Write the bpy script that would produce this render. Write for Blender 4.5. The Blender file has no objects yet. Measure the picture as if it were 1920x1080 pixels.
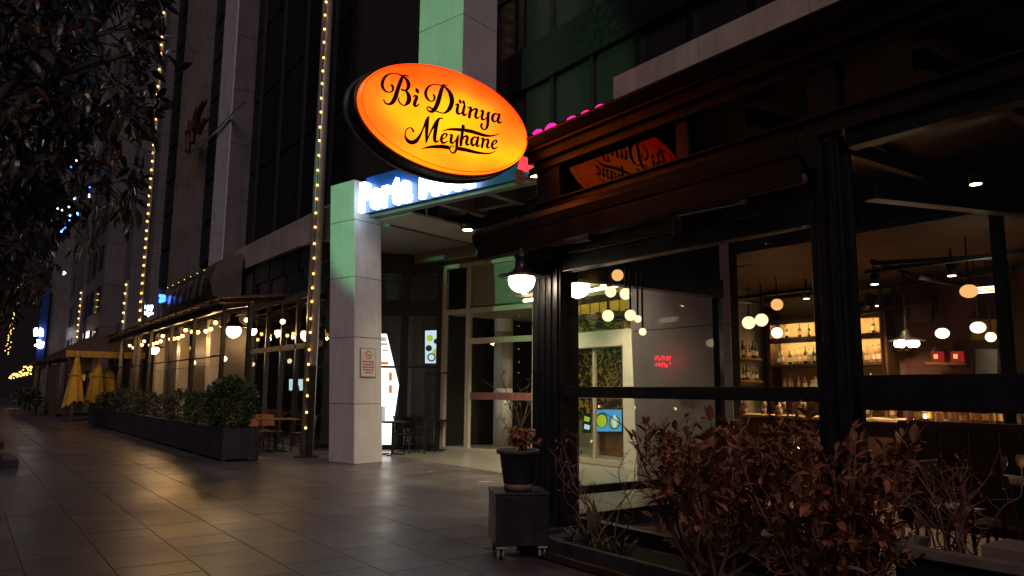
import bpy, math, random
from mathutils import Vector, Matrix
R = math.radians
random.seed(7)
sc = bpy.context.scene
col = sc.collection

# ---------------------------------------------------------------- camera
FPX, EYE = 1387.0, 1.5
TH, PH, RO = R(8.0), R(36.3), R(0.55)
CO = Vector((0, 0, EYE))
FW = Vector((math.sin(PH) * math.cos(TH), math.cos(PH) * math.cos(TH), math.sin(TH)))
r0 = Vector((math.cos(PH), -math.sin(PH), 0)); u0 = r0.cross(FW)
RT = r0 * math.cos(RO) + u0 * math.sin(RO)
UP = -r0 * math.sin(RO) + u0 * math.cos(RO)
cam_d = bpy.data.cameras.new('camera'); cam = bpy.data.objects.new('camera', cam_d); col.objects.link(cam)
cam_d.lens = 26.0; cam_d.sensor_width = 36.0; cam_d.clip_start = 0.05; cam_d.clip_end = 1500
cam.matrix_world = Matrix.Translation(CO) @ Matrix((RT, UP, -FW)).transposed().to_4x4()
sc.camera = cam

# ---------------------------------------------------------------- world, night glow
SUN_EL, SUN_AZ = R(38), R(214)          # azimuth measured from +Y towards +X
w = bpy.data.worlds.new('World'); sc.world = w; w.use_nodes = True
nt = w.node_tree; bg = nt.nodes['Background']
sky = nt.nodes.new('ShaderNodeTexSky'); sky.sky_type = 'NISHITA'; sky.sun_disc = False
sky.sun_elevation = SUN_EL; sky.sun_rotation = SUN_AZ
nt.links.new(sky.outputs[0], bg.inputs[0]); bg.inputs[1].default_value = 0.0026
sd = bpy.data.lights.new('sun', 'SUN'); sd.energy = 0.50; sd.angle = R(25); sd.color = (1.0, 0.77, 0.83)
so = bpy.data.objects.new('sun', sd); col.objects.link(so)
sdir = Vector((math.sin(SUN_AZ) * math.cos(SUN_EL), math.cos(SUN_AZ) * math.cos(SUN_EL), math.sin(SUN_EL)))
so.rotation_euler = sdir.to_track_quat('Z', 'Y').to_euler()
vs = sc.view_settings
vs.view_transform = 'Standard'; vs.look = 'None'; vs.exposure = 0.18; vs.gamma = 1.0; vs.use_curve_mapping = False
cy = sc.cycles
cy.use_denoising = True; cy.max_bounces = 7; cy.diffuse_bounces = 2; cy.glossy_bounces = 3; cy.transmission_bounces = 4
cy.transparent_max_bounces = 24; cy.sample_clamp_indirect = 3.0; cy.caustics_reflective = False; cy.caustics_refractive = False
cy.use_adaptive_sampling = True; cy.adaptive_threshold = 0.015

# ---------------------------------------------------------------- pixel rays (1920 x 1080)
def ray(px, py): return FW + RT * ((px - 960) / FPX) - UP * ((py - 540) / FPX)
def gz(px, py, z=0.0):
    d = ray(px, py); return CO + d * ((z - EYE) / d.z)
def atX(px, py, X):
    d = ray(px, py); return CO + d * (X / d.x)
def atY(px, py, Y):
    d = ray(px, py); return CO + d * (Y / d.y)
def atP(px, py, p0, n):
    d = ray(px, py); return CO + d * ((Vector(p0) - CO).dot(n) / d.dot(n))
# entrance frame, turned 14 degrees against the street
EA = R(14); C0 = Vector((6.59, 14.37, 0))
E1 = Vector((-math.sin(EA), math.cos(EA), 0)); E2 = Vector((math.cos(EA), math.sin(EA), 0)); EZ = Vector((0, 0, 1))
def E(u, v, z=0.0): return C0 + E1 * u + E2 * v + EZ * z

# ---------------------------------------------------------------- materials
MATS = {}
def mat(name, c, rough=0.5, metal=0.0, var=0.15, scale=6.0, bump=0.0, bscale=None, emit=None, estr=0.0, rvar=0.0,
        rnd=0.0, spec=0.5, island=False, trans=None):
    m = bpy.data.materials.new(name); m.use_nodes = True; MATS[name] = m
    n = m.node_tree; b = n.nodes['Principled BSDF']
    b.inputs['Roughness'].default_value = rough; b.inputs['Metallic'].default_value = metal
    b.inputs['Specular IOR Level'].default_value = spec
    tc = n.nodes.new('ShaderNodeTexCoord')
    nz = n.nodes.new('ShaderNodeTexNoise'); nz.inputs['Scale'].default_value = scale; nz.inputs['Detail'].default_value = 5
    n.links.new(tc.outputs['Object'], nz.inputs['Vector'])
    hs = n.nodes.new('ShaderNodeHueSaturation'); hs.inputs['Color'].default_value = (*c, 1)
    mr = n.nodes.new('ShaderNodeMapRange')
    mr.inputs[1].default_value = 0.25; mr.inputs[2].default_value = 0.75
    mr.inputs[3].default_value = 1 - var; mr.inputs[4].default_value = 1 + var
    n.links.new(nz.outputs['Fac'], mr.inputs[0])
    val = mr.outputs[0]
    if rnd:
        if island:
            oi = n.nodes.new('ShaderNodeNewGeometry'); o = oi.outputs['Random Per Island']
        else:
            oi = n.nodes.new('ShaderNodeObjectInfo'); o = oi.outputs['Random']
        m2 = n.nodes.new('ShaderNodeMapRange'); m2.inputs[3].default_value = 1 - rnd; m2.inputs[4].default_value = 1 + rnd
        n.links.new(o, m2.inputs[0])
        mu = n.nodes.new('ShaderNodeMath'); mu.operation = 'MULTIPLY'
        n.links.new(val, mu.inputs[0]); n.links.new(m2.outputs[0], mu.inputs[1]); val = mu.outputs[0]
    n.links.new(val, hs.inputs['Value']); n.links.new(hs.outputs[0], b.inputs['Base Color'])
    if rvar:
        m3 = n.nodes.new('ShaderNodeMapRange'); m3.inputs[1].default_value = 0.3; m3.inputs[2].default_value = 0.7
        m3.inputs[3].default_value = rough - rvar; m3.inputs[4].default_value = rough + rvar
        n.links.new(nz.outputs['Fac'], m3.inputs[0]); n.links.new(m3.outputs[0], b.inputs['Roughness'])
    if bump:
        bp = n.nodes.new('ShaderNodeBump'); bp.inputs['Strength'].default_value = bump; bp.inputs['Distance'].default_value = 0.01
        n2 = n.nodes.new('ShaderNodeTexNoise'); n2.inputs['Scale'].default_value = bscale or scale * 6; n2.inputs['Detail'].default_value = 6
        n.links.new(tc.outputs['Object'], n2.inputs['Vector']); n.links.new(n2.outputs['Fac'], bp.inputs['Height'])
        n.links.new(bp.outputs[0], b.inputs['Normal'])
    if emit:
        b.inputs['Emission Color'].default_value = (*emit, 1); b.inputs['Emission Strength'].default_value = estr
    if trans is not None: b.inputs['Transmission Weight'].default_value = trans
    return m
def lamp_mat(name, c, s):
    m = bpy.data.materials.new(name); m.use_nodes = True; MATS[name] = m
    n = m.node_tree; n.nodes.clear()
    o = n.nodes.new('ShaderNodeOutputMaterial'); e = n.nodes.new('ShaderNodeEmission')
    e.inputs[0].default_value = (*c, 1); e.inputs[1].default_value = s
    n.links.new(e.outputs[0], o.inputs[0]); return m
def glass_mat(name, tint=(0.93, 0.95, 0.94), ior=1.5, gl=(1, 1, 1), rough=0.0):
    m = bpy.data.materials.new(name); m.use_nodes = True; MATS[name] = m
    n = m.node_tree; n.nodes.clear()
    o = n.nodes.new('ShaderNodeOutputMaterial'); mx = n.nodes.new('ShaderNodeMixShader')
    t = n.nodes.new('ShaderNodeBsdfTransparent'); t.inputs[0].default_value = (*tint, 1)
    gs = n.nodes.new('ShaderNodeBsdfGlossy'); gs.inputs['Roughness'].default_value = rough; gs.inputs[0].default_value = (*gl, 1)
    fr = n.nodes.new('ShaderNodeFresnel'); fr.inputs[0].default_value = ior
    ge = n.nodes.new('ShaderNodeNewGeometry'); iv = n.nodes.new('ShaderNodeMath'); iv.operation = 'SUBTRACT'; iv.inputs[0].default_value = 1.0
    mu = n.nodes.new('ShaderNodeMath'); mu.operation = 'MULTIPLY'      # reflect on the outer face only: a pane, not a block
    n.links.new(ge.outputs['Backfacing'], iv.inputs[1]); n.links.new(iv.outputs[0], mu.inputs[0]); n.links.new(fr.outputs[0], mu.inputs[1])
    n.links.new(mu.outputs[0], mx.inputs[0]); n.links.new(t.outputs[0], mx.inputs[1]); n.links.new(gs.outputs[0], mx.inputs[2])
    n.links.new(mx.outputs[0], o.inputs[0]); return m

mat('tile', (0.112, 0.094, 0.094), 0.33, var=0.28, scale=2.2, bump=0.07, bscale=7, rnd=0.10, rvar=0.08)
mat('tile_far', (0.112, 0.094, 0.094), 0.33, var=0.28, scale=2.2, bump=0.07, bscale=7, rnd=0.10, rvar=0.08, island=True)
def tile_mix(name, island):
    m = MATS[name]; n = m.node_tree; b = n.nodes['Principled BSDF']; hs = [q for q in n.nodes if q.type == 'HUE_SAT'][0]
    src = n.nodes.new('ShaderNodeNewGeometry').outputs['Random Per Island'] if island else n.nodes.new('ShaderNodeObjectInfo').outputs['Random']
    wn = n.nodes.new('ShaderNodeTexWhiteNoise'); wn.noise_dimensions = '1D'; n.links.new(src, wn.inputs['W'])
    cr = n.nodes.new('ShaderNodeValToRGB'); n.links.new(wn.outputs['Value'], cr.inputs[0])
    cr.color_ramp.elements.new(0.35); cr.color_ramp.elements.new(0.7)
    for i_, c_ in enumerate(((0.084, 0.071, 0.078), (0.102, 0.086, 0.092), (0.112, 0.096, 0.088), (0.132, 0.115, 0.106))): cr.color_ramp.elements[i_].color = (*c_, 1)
    # broad stains and worn, polished patches that run across the joints
    ge = n.nodes.new('ShaderNodeNewGeometry'); st = n.nodes.new('ShaderNodeTexNoise'); st.inputs['Scale'].default_value = 0.55; st.inputs['Detail'].default_value = 7; st.inputs['Roughness'].default_value = 0.62
    n.links.new(ge.outputs['Position'], st.inputs['Vector'])
    m1 = n.nodes.new('ShaderNodeMapRange'); m1.inputs[1].default_value = 0.3; m1.inputs[2].default_value = 0.7; m1.inputs[3].default_value = 0.72; m1.inputs[4].default_value = 1.22; n.links.new(st.outputs['Fac'], m1.inputs[0])
    sp = n.nodes.new('ShaderNodeTexNoise'); sp.inputs['Scale'].default_value = 9.0; sp.inputs['Detail'].default_value = 3; n.links.new(ge.outputs['Position'], sp.inputs['Vector'])
    m4 = n.nodes.new('ShaderNodeMapRange'); m4.inputs[1].default_value = 0.68; m4.inputs[2].default_value = 0.74; m4.inputs[3].default_value = 1.0; m4.inputs[4].default_value = 0.55; n.links.new(sp.outputs['Fac'], m4.inputs[0])
    mu = n.nodes.new('ShaderNodeMix'); mu.data_type = 'RGBA'; mu.blend_type = 'MULTIPLY'; mu.inputs[0].default_value = 1.0
    mm = n.nodes.new('ShaderNodeMath'); mm.operation = 'MULTIPLY'; n.links.new(m1.outputs[0], mm.inputs[0]); n.links.new(m4.outputs[0], mm.inputs[1])
    n.links.new(cr.outputs[0], mu.inputs[6]); n.links.new(mm.outputs[0], mu.inputs[7]); n.links.new(mu.outputs[2], hs.inputs['Color'])
    m5 = n.nodes.new('ShaderNodeMapRange'); m5.inputs[1].default_value = 0.3; m5.inputs[2].default_value = 0.7; m5.inputs[3].default_value = 0.28; m5.inputs[4].default_value = 0.47; n.links.new(st.outputs['Fac'], m5.inputs[0])
    n.links.new(m5.outputs[0], b.inputs['Roughness'])
tile_mix('tile', False); tile_mix('tile_far', True)
mat('grout', (0.048, 0.041, 0.042), 0.8)
mat('road', (0.04, 0.04, 0.042), 0.7, bump=0.4, bscale=60)
mat('cladding', (0.68, 0.65, 0.64), 0.32, var=0.07, scale=1.5, rnd=0.05, rvar=0.07)
mat('grey_cladding', (0.17, 0.150, 0.150), 0.42, var=0.16, scale=1.0, rnd=0.10)
mat('beam_cladding', (0.48, 0.42, 0.36), 0.5, var=0.2, scale=0.9, rnd=0.06)
mat('parapet', (0.62, 0.57, 0.45), 0.65, var=0.22, scale=1.6, bump=0.1)
def streaks(name, amt=0.22):
    m = MATS[name]; n = m.node_tree; hs = [q for q in n.nodes if q.type == 'HUE_SAT'][0]
    ge = n.nodes.new('ShaderNodeNewGeometry'); mp = n.nodes.new('ShaderNodeMapping'); mp.inputs['Scale'].default_value = (5.0, 5.0, 0.35); n.links.new(ge.outputs['Position'], mp.inputs[0])
    nz = n.nodes.new('ShaderNodeTexNoise'); nz.inputs['Scale'].default_value = 1.6; nz.inputs['Detail'].default_value = 8; n.links.new(mp.outputs[0], nz.inputs['Vector'])
    n2 = n.nodes.new('ShaderNodeTexNoise'); n2.inputs['Scale'].default_value = 2.2; n2.inputs['Detail'].default_value = 9; n2.inputs['Roughness'].default_value = 0.7; n.links.new(ge.outputs['Position'], n2.inputs['Vector'])
    mu = n.nodes.new('ShaderNodeMath'); mu.operation = 'MULTIPLY'; n.links.new(nz.outputs['Fac'], mu.inputs[0]); n.links.new(n2.outputs['Fac'], mu.inputs[1])
    mr = n.nodes.new('ShaderNodeMapRange'); mr.inputs[1].default_value = 0.14; mr.inputs[2].default_value = 0.30; mr.inputs[3].default_value = 1 - amt; mr.inputs[4].default_value = 1.0; n.links.new(mu.outputs[0], mr.inputs[0])
    mx = n.nodes.new('ShaderNodeMix'); mx.data_type = 'RGBA'; mx.blend_type = 'MULTIPLY'; mx.inputs[0].default_value = 1.0; mx.inputs[6].default_value = hs.inputs['Color'].default_value[:]
    n.links.new(mr.outputs[0], mx.inputs[7]); n.links.new(mx.outputs[2], hs.inputs['Color'])
streaks('cladding', 0.12)
for n_ in ('grey_cladding', 'beam_cladding', 'parapet'): streaks(n_)
mat('wall_panel', (0.095, 0.085, 0.082), 0.5, var=0.2, scale=1.2, rnd=0.1)
mat('joint', (0.012, 0.011, 0.011), 0.8)
mat('black', (0.013, 0.012, 0.013), 0.36, var=0.3, scale=9, rvar=0.08)
mat('black_rough', (0.016, 0.015, 0.016), 0.6, var=0.25, scale=5, spec=0.12)
mat('frame_brown', (0.017, 0.011, 0.010), 0.45, var=0.35, scale=3, rvar=0.08, spec=0.35)
mat('wood_fascia', (0.020, 0.011, 0.009), 0.5, var=0.4, scale=2.5, rvar=0.1, spec=0.3)
mat('trolley', (0.020, 0.019, 0.021), 0.42, var=0.35, scale=6, rvar=0.1)
mat('charcoal', (0.042, 0.040, 0.046), 0.45, var=0.25, scale=4, bump=0.08)
streaks('charcoal', 0.5); streaks('trolley', 0.5)
mat('alu', (0.52, 0.47, 0.39), 0.36, 0.1, var=0.08)
mat('white_frame', (0.70, 0.67, 0.60), 0.45, var=0.05)
mat('steel', (0.36, 0.34, 0.34), 0.3, 0.9, var=0.15)
mat('soffit', (0.16, 0.15, 0.145), 0.5, var=0.12, scale=1.2)
mat('soffit_pale', (0.34, 0.31, 0.28), 0.5, var=0.1)
mat('tower_glass', (0.010, 0.013, 0.015), 0.10, var=0.4, scale=0.5, rnd=0.3, spec=0.6)
mat('tower_glass_pale', (0.030, 0.026, 0.024), 0.14, var=0.2, scale=0.6, rnd=0.25)
mat('tower_matte', (0.012, 0.012, 0.014), 0.55, var=0.3, rnd=0.3, spec=0.2)
mat('pole', (0.34, 0.31, 0.30), 0.35, 0.2, var=0.15)
mat('dark_wall', (0.020, 0.017, 0.017), 0.6, var=0.3)
mat('hall_wall', (0.30, 0.27, 0.21), 0.55, var=0.12)
mat('hall_floor', (0.20, 0.19, 0.16), 0.3, var=0.2, scale=2)
mat('wood', (0.20, 0.095, 0.04), 0.45, var=0.35, scale=5)
mat('wood_dark', (0.055, 0.028, 0.017), 0.45, var=0.4, scale=4)
mat('ceiling', (0.13, 0.075, 0.045), 0.65, var=0.35, scale=1.6, bump=0.3, bscale=8)
mat('wall_bar', (0.14, 0.085, 0.055), 0.55, var=0.35, scale=2.2)
mat('wall_red', (0.085, 0.030, 0.022), 0.6, var=0.35, scale=2.5)
mat('ochre', (0.52, 0.30, 0.05), 0.8, var=0.18, scale=7)
mat('canvas_yellow', (0.60, 0.36, 0.035), 0.85, var=0.18, scale=10, bump=0.2)
mat('canvas_brown', (0.10, 0.055, 0.030), 0.85, var=0.2)
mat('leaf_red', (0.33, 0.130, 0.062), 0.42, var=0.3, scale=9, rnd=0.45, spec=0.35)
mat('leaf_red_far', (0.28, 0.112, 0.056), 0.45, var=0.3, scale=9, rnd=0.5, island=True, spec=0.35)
mat('leaf_pale', (0.22, 0.16, 0.10), 0.45, var=0.25, scale=9, rnd=0.3)
mat('twig', (0.20, 0.10, 0.065), 0.6, var=0.3, scale=12)
mat('bark', (0.10, 0.075, 0.062), 0.8, var=0.3, scale=8, bump=0.4)
mat('leaf_dark', (0.062, 0.060, 0.046), 0.27, var=0.3, scale=5, rnd=0.45, spec=0.6)
mat('leaf_dark_far', (0.055, 0.050, 0.040), 0.32, var=0.3, scale=5, rnd=0.5, island=True)
mat('leaf_brown', (0.14, 0.062, 0.032), 0.35, var=0.3, scale=5, rnd=0.4)
mat('leaf_green', (0.055, 0.085, 0.022), 0.42, var=0.3, scale=6, rnd=0.5, island=True)
mat('leaf_olive', (0.055, 0.060, 0.028), 0.45, var=0.3, scale=6, rnd=0.5, island=True)
mat('soil', (0.03, 0.022, 0.016), 0.9, bump=0.5, bscale=40)
mat('pot', (0.065, 0.062, 0.064), 0.5, var=0.18, scale=8)
mat('pot_foot', (0.24, 0.17, 0.115), 0.6, var=0.25, scale=10)
mat('stone_rim', (0.20, 0.150, 0.110), 0.65, var=0.25, scale=6, bump=0.2)
mat('caster', (0.42, 0.38, 0.37), 0.4, var=0.1)
mat('sign_ink', (0.020, 0.003, 0.002), 0.4)
mat('red_ink', (0.36, 0.05, 0.04), 0.5)
mat('paper', (0.70, 0.60, 0.56), 0.5, var=0.05)
mat('chair_orange', (0.42, 0.17, 0.05), 0.5, var=0.2)
mat('glass_green', (0.02, 0.05, 0.025), 0.08, var=0.2)
mat('glass_amber', (0.26, 0.10, 0.02), 0.1, var=0.2)
mat('glass_clear', (0.26, 0.22, 0.16), 0.08, var=0.2)
mat('glass_dark', (0.03, 0.012, 0.01), 0.1, var=0.2)
mat('glass_cream', (0.42, 0.28, 0.14), 0.35, var=0.2)
mat('label_paper', (0.6, 0.5, 0.36), 0.6)
mat('plaster', (0.42, 0.30, 0.16), 0.6, var=0.12)
mat('blue_glow_board', (0.010, 0.05, 0.26), 0.4, var=0.2)  # blue glow on the dark boards is put into the base colour
glass_mat('glass', (0.90, 0.91, 0.90), 1.55)
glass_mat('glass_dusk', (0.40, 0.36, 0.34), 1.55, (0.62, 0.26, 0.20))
glass_mat('glass_side', (0.96, 0.97, 0.95), 1.4)
lamp_mat('bulb_warm', (1.0, 0.48, 0.13), 9.0)
lamp_mat('bulb_led', (1.0, 0.52, 0.13), 4.5)
lamp_mat('bulb_far', (1.0, 0.50, 0.10), 4.0)
lamp_mat('lamp_white', (1.0, 0.80, 0.58), 32.0)
lamp_mat('globe', (1.0, 0.66, 0.36), 2.0)
lamp_mat('globe_deep', (1.0, 0.50, 0.17), 1.1)
lamp_mat('globe_white', (1.0, 0.78, 0.50), 4.0)
lamp_mat('shelf_led', (1.0, 0.62, 0.24), 90.0)
lamp_mat('spot_face', (1.0, 0.78, 0.5), 26.0)
lamp_mat('letter_white', (0.62, 0.82, 1.0), 9.0)
lamp_mat('neon_pink', (1.0, 0.01, 0.22), 2.6)
lamp_mat('neon_red', (1.0, 0.04, 0.05), 1.6)
lamp_mat('neon_blue', (0.04, 0.16, 1.0), 5.0)
lamp_mat('neon_bluewhite', (0.42, 0.62, 1.0), 6.0)
lamp_mat('menu_white', (1.0, 0.94, 0.84), 2.6)
lamp_mat('menu_red', (0.8, 0.22, 0.06), 1.0)
lamp_mat('menu_grey', (0.55, 0.52, 0.5), 1.0)
lamp_mat('screen_blue', (0.10, 0.42, 0.80), 0.9)
lamp_mat('screen_pale', (0.62, 0.84, 0.92), 1.0)
lamp_mat('screen_green', (0.55, 0.72, 0.05), 0.8)
lamp_mat('screen_dark', (0.03, 0.05, 0.04), 0.5)
lamp_mat('cove', (1.0, 0.88, 0.48), 9.0)

def sign_mat():
    m = bpy.data.materials.new('sign_face'); m.use_nodes = True; MATS['sign_face'] = m
    n = m.node_tree; n.nodes.clear()
    o = n.nodes.new('ShaderNodeOutputMaterial'); e = n.nodes.new('ShaderNodeEmission'); gl = n.nodes.new('ShaderNodeBsdfGlossy')
    gl.inputs['Roughness'].default_value = 0.15; ad = n.nodes.new('ShaderNodeMixShader'); ad.inputs[0].default_value = 0.05
    tc = n.nodes.new('ShaderNodeTexCoord'); nz = n.nodes.new('ShaderNodeTexNoise')
    mp = n.nodes.new('ShaderNodeMapping'); mp.inputs['Scale'].default_value = (1.0, 0.2, 1.6); mp.inputs['Location'].default_value = (0.35, 0, 0.62)
    nz.inputs['Scale'].default_value = 1.25; nz.inputs['Detail'].default_value = 1.2
    n.links.new(tc.outputs['Object'], mp.inputs[0]); n.links.new(mp.outputs[0], nz.inputs['Vector'])
    # the tubes sit low in the box: the lower middle glows yellow, the edges stay orange
    sp = n.nodes.new('ShaderNodeSeparateXYZ'); n.links.new(tc.outputs['Object'], sp.inputs[0])
    def M(op, a, b):
        q = n.nodes.new('ShaderNodeMath'); q.operation = op
        for i, s in enumerate((a, b)):
            if isinstance(s, (int, float)): q.inputs[i].default_value = s
            else: n.links.new(s, q.inputs[i])
        return q.outputs[0]
    xx = M('MULTIPLY', sp.outputs[0], sp.outputs[0]); zs = M('ADD', sp.outputs[2], 0.02); zz = M('MULTIPLY', zs, zs)
    rr = M('ADD', M('MULTIPLY', xx, 0.75), M('MULTIPLY', zz, 3.1))
    f = M('SUBTRACT', M('ADD', M('MULTIPLY', nz.outputs['Fac'], 1.35), 0.27), M('MULTIPLY', rr, 0.75))
    f = M('SUBTRACT', f, M('MULTIPLY', sp.outputs[2], 0.42))
    cr = n.nodes.new('ShaderNodeValToRGB'); n.links.new(f, cr.inputs[0])
    cr.color_ramp.elements[0].position = 0.0; cr.color_ramp.elements[0].color = (2.0, 0.10, 0.004, 1)
    cr.color_ramp.elements[1].position = 1.0; cr.color_ramp.elements[1].color = (2.4, 0.70, 0.008, 1)
    for p, c in ((0.22, (2.3, 0.155, 0.006, 1)), (0.48, (2.4, 0.25, 0.012, 1)), (0.72, (2.4, 0.46, 0.010, 1))):
        k = cr.color_ramp.elements.new(p); k.color = c
    n.links.new(cr.outputs[0], e.inputs[0]); e.inputs[1].default_value = 1.0
    n.links.new(e.outputs[0], ad.inputs[1]); n.links.new(gl.outputs[0], ad.inputs[2]); n.links.new(ad.outputs[0], o.inputs[0])
sign_mat()
def pattern_mat(name, c1, c2, scale, emit=0.0, thr=0.5):
    m = mat(name, c1, 0.5); n = m.node_tree; b = n.nodes['Principled BSDF']
    tc = n.nodes['Texture Coordinate']; vo = n.nodes.new('ShaderNodeTexVoronoi'); vo.feature = 'SMOOTH_F1'; vo.inputs['Scale'].default_value = scale
    nz = n.nodes.new('ShaderNodeTexNoise'); nz.inputs['Scale'].default_value = scale * 0.8
    mx = n.nodes.new('ShaderNodeVectorMath'); mx.operation = 'MULTIPLY_ADD'; mx.inputs[1].default_value = (0.5, 0.5, 0.5)
    n.links.new(nz.outputs['Color'], mx.inputs[0]); n.links.new(tc.outputs['Object'], mx.inputs[2]); n.links.new(mx.outputs[0], vo.inputs['Vector'])
    wv = n.nodes.new('ShaderNodeMath'); wv.operation = 'SINE'; ml = n.nodes.new('ShaderNodeMath'); ml.operation = 'MULTIPLY'; ml.inputs[1].default_value = 17
    n.links.new(vo.outputs['Distance'], ml.inputs[0]); n.links.new(ml.outputs[0], wv.inputs[0])
    cr = n.nodes.new('ShaderNodeValToRGB'); n.links.new(wv.outputs[0], cr.inputs[0])
    cr.color_ramp.interpolation = 'CONSTANT'
    cr.color_ramp.elements[0].color = (*c1, 1); cr.color_ramp.elements[1].color = (*c2, 1); cr.color_ramp.elements[1].position = thr
    n.links.new(cr.outputs[0], b.inputs['Base Color'])
    return m
pattern_mat('wallpaper', (0.014, 0.012, 0.008), (0.40, 0.27, 0.05), 6.0, thr=0.62)

# ---------------------------------------------------------------- mesh helpers
ORG = {}
class MB:
    def __init__(s): s.v = []; s.f = []
    def quad(s, a, b, c, d):
        i = len(s.v); s.v += [Vector(a), Vector(b), Vector(c), Vector(d)]; s.f.append((i, i + 1, i + 2, i + 3)); return s
    def hexa(s, p):      # 8 points: bottom 0-3, top 4-7
        i = len(s.v); s.v += [Vector(q) for q in p]
        for f in ((0, 3, 2, 1), (4, 5, 6, 7), (0, 1, 5, 4), (1, 2, 6, 5), (2, 3, 7, 6), (3, 0, 4, 7)): s.f.append(tuple(i + k for k in f))
        return s
    def box(s, x0, y0, z0, x1, y1, z1):
        return s.hexa([(x0, y0, z0), (x1, y0, z0), (x1, y1, z0), (x0, y1, z0), (x0, y0, z1), (x1, y0, z1), (x1, y1, z1), (x0, y1, z1)])
    def ebox(s, u0_, u1, v0, v1, z0, z1, fn=None):
        fn = fn or E
        return s.hexa([fn(u1, v0, z0), fn(u0_, v0, z0), fn(u0_, v1, z0), fn(u1, v1, z0), fn(u1, v0, z1), fn(u0_, v0, z1), fn(u0_, v1, z1), fn(u1, v1, z1)])
    def bar(s, p, q, w, h, up=(0, 0, 1)):
        p = Vector(p); q = Vector(q); d = (q - p).normalized(); up = Vector(up)
        if abs(d.dot(up)) > 0.98: up = Vector((0, 1, 0))
        a = d.cross(up).normalized() * (w / 2); b = a.cross(d).normalized() * (h / 2)
        return s.hexa([p - a - b, p + a - b, p + a + b, p - a + b, q - a - b, q + a - b, q + a + b, q - a + b])
    def tube(s, pts, r, n=6, cap=True):
        pts = [Vector(p) for p in pts]; m = len(pts)
        rs = r if isinstance(r, (list, tuple)) else [r] * m
        i0 = len(s.v); pa = None
        for k, p in enumerate(pts):
            d = (pts[min(k + 1, m - 1)] - pts[max(k - 1, 0)]).normalized()
            if pa is None:
                pa = d.orthogonal().normalized()
            else:
                pa = (pa - d * pa.dot(d)); pa = pa.normalized() if pa.length > 1e-6 else d.orthogonal().normalized()
            b = d.cross(pa)
            for j in range(n):
                t = 2 * math.pi * j / n; s.v.append(p + (pa * math.cos(t) + b * math.sin(t)) * rs[k])
        for k in range(m - 1):
            for j in range(n):
                a = i0 + k * n + j; b_ = i0 + k * n + (j + 1) % n
                s.f.append((a, b_, b_ + n, a + n))
        if cap:
            s.f.append(tuple(i0 + j for j in reversed(range(n)))); s.f.append(tuple(i0 + (m - 1) * n + j for j in range(n)))
        return s
    def lathe(s, prof, n=20, c=(0, 0, 0), ax=None):
        c = Vector(c); i0 = len(s.v); m = len(prof)
        for r, z in prof:
            for j in range(n):
                t = 2 * math.pi * j / n; s.v.append(c + Vector((r * math.cos(t), r * math.sin(t), z)))
        for k in range(m - 1):
            for j in range(n):
                a = i0 + k * n + j; b = i0 + k * n + (j + 1) % n
                s.f.append((a, b, b + n, a + n))
        if prof[0][0] > 1e-5: s.f.append(tuple(i0 + j for j in reversed(range(n))))
        if prof[-1][0] > 1e-5: s.f.append(tuple(i0 + (m - 1) * n + j for j in range(n)))
        return s
    def ball(s, c, r, n=12, m=8, sz=1.0):
        return s.lathe([(max(1e-6, r * math.sin(math.pi * k / m)), -r * sz * math.cos(math.pi * k / m)) for k in range(m + 1)], n, c)
    def slab(s, pts, off):      # polygon extruded by a vector
        off = Vector(off); i = len(s.v); n = len(pts)
        s.v += [Vector(p) for p in pts] + [Vector(p) + off for p in pts]
        s.f.append(tuple(range(i + n - 1, i - 1, -1))); s.f.append(tuple(range(i + n, i + 2 * n)))
        for k in range(n):
            j = (k + 1) % n; s.f.append((i + k, i + j, i + n + j, i + n + k))
        return s
    def mesh(s, name, m, org=Vector((0, 0, 0)), smooth=False):
        me = bpy.data.meshes.new(name); me.from_pydata([tuple(p - org) for p in s.v], [], s.f)
        me.materials.append(MATS[m])
        if smooth: me.polygons.foreach_set('use_smooth', [True] * len(me.polygons))
        me.update(); return me
    def build(s, name, m, parent=None, smooth=False, bevel=0.0, kind=None):
        org = ORG.get(parent.name, Vector((0, 0, 0))) if parent else Vector((0, 0, 0))
        if parent is None and s.v:
            lo = Vector([min(p[i] for p in s.v) for i in range(3)]); hi = Vector([max(p[i] for p in s.v) for i in range(3)])
            org = Vector(((lo.x + hi.x) / 2, (lo.y + hi.y) / 2, lo.z))
        o = bpy.data.objects.new(name, s.mesh(name, m, org, smooth)); col.objects.link(o)
        if parent: o.parent = parent
        else: o.location = org
        ORG[o.name] = org
        if bevel:
            b = o.modifiers.new('bevel', 'BEVEL'); b.width = bevel; b.segments = 2; b.limit_method = 'ANGLE'
        if kind: o['kind'] = kind
        return o
def thing(name, label, cat, loc=(0, 0, 0), group=None, rz=0.0, local=False):
    o = bpy.data.objects.new(name, None); col.objects.link(o); o.empty_display_size = 0.1
    o.location = loc; o.rotation_euler = (0, 0, rz); o['label'] = label; o['category'] = cat
    if group: o['group'] = group
    ORG[o.name] = Vector((0, 0, 0)) if local else Vector(loc)
    return o
def tag(o, label, cat, group=None):
    o['label'] = label; o['category'] = cat
    if group: o['group'] = group
    return o
def struct(o): o['kind'] = 'structure'; return o
def dup(root, loc, rz=0.0, label=None, group=None, scale=None):
    r = root.copy(); col.objects.link(r); r.location = loc; r.rotation_euler = (0, 0, rz)
    if scale is not None: r.scale = scale if isinstance(scale, (tuple, list)) else (scale,) * 3
    if label: r['label'] = label
    if group: r['group'] = group
    for ch in list(root.children):
        c = ch.copy(); col.objects.link(c); c.parent = r
        for g2 in list(ch.children):
            d = g2.copy(); col.objects.link(d); d.parent = c
    return r
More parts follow.
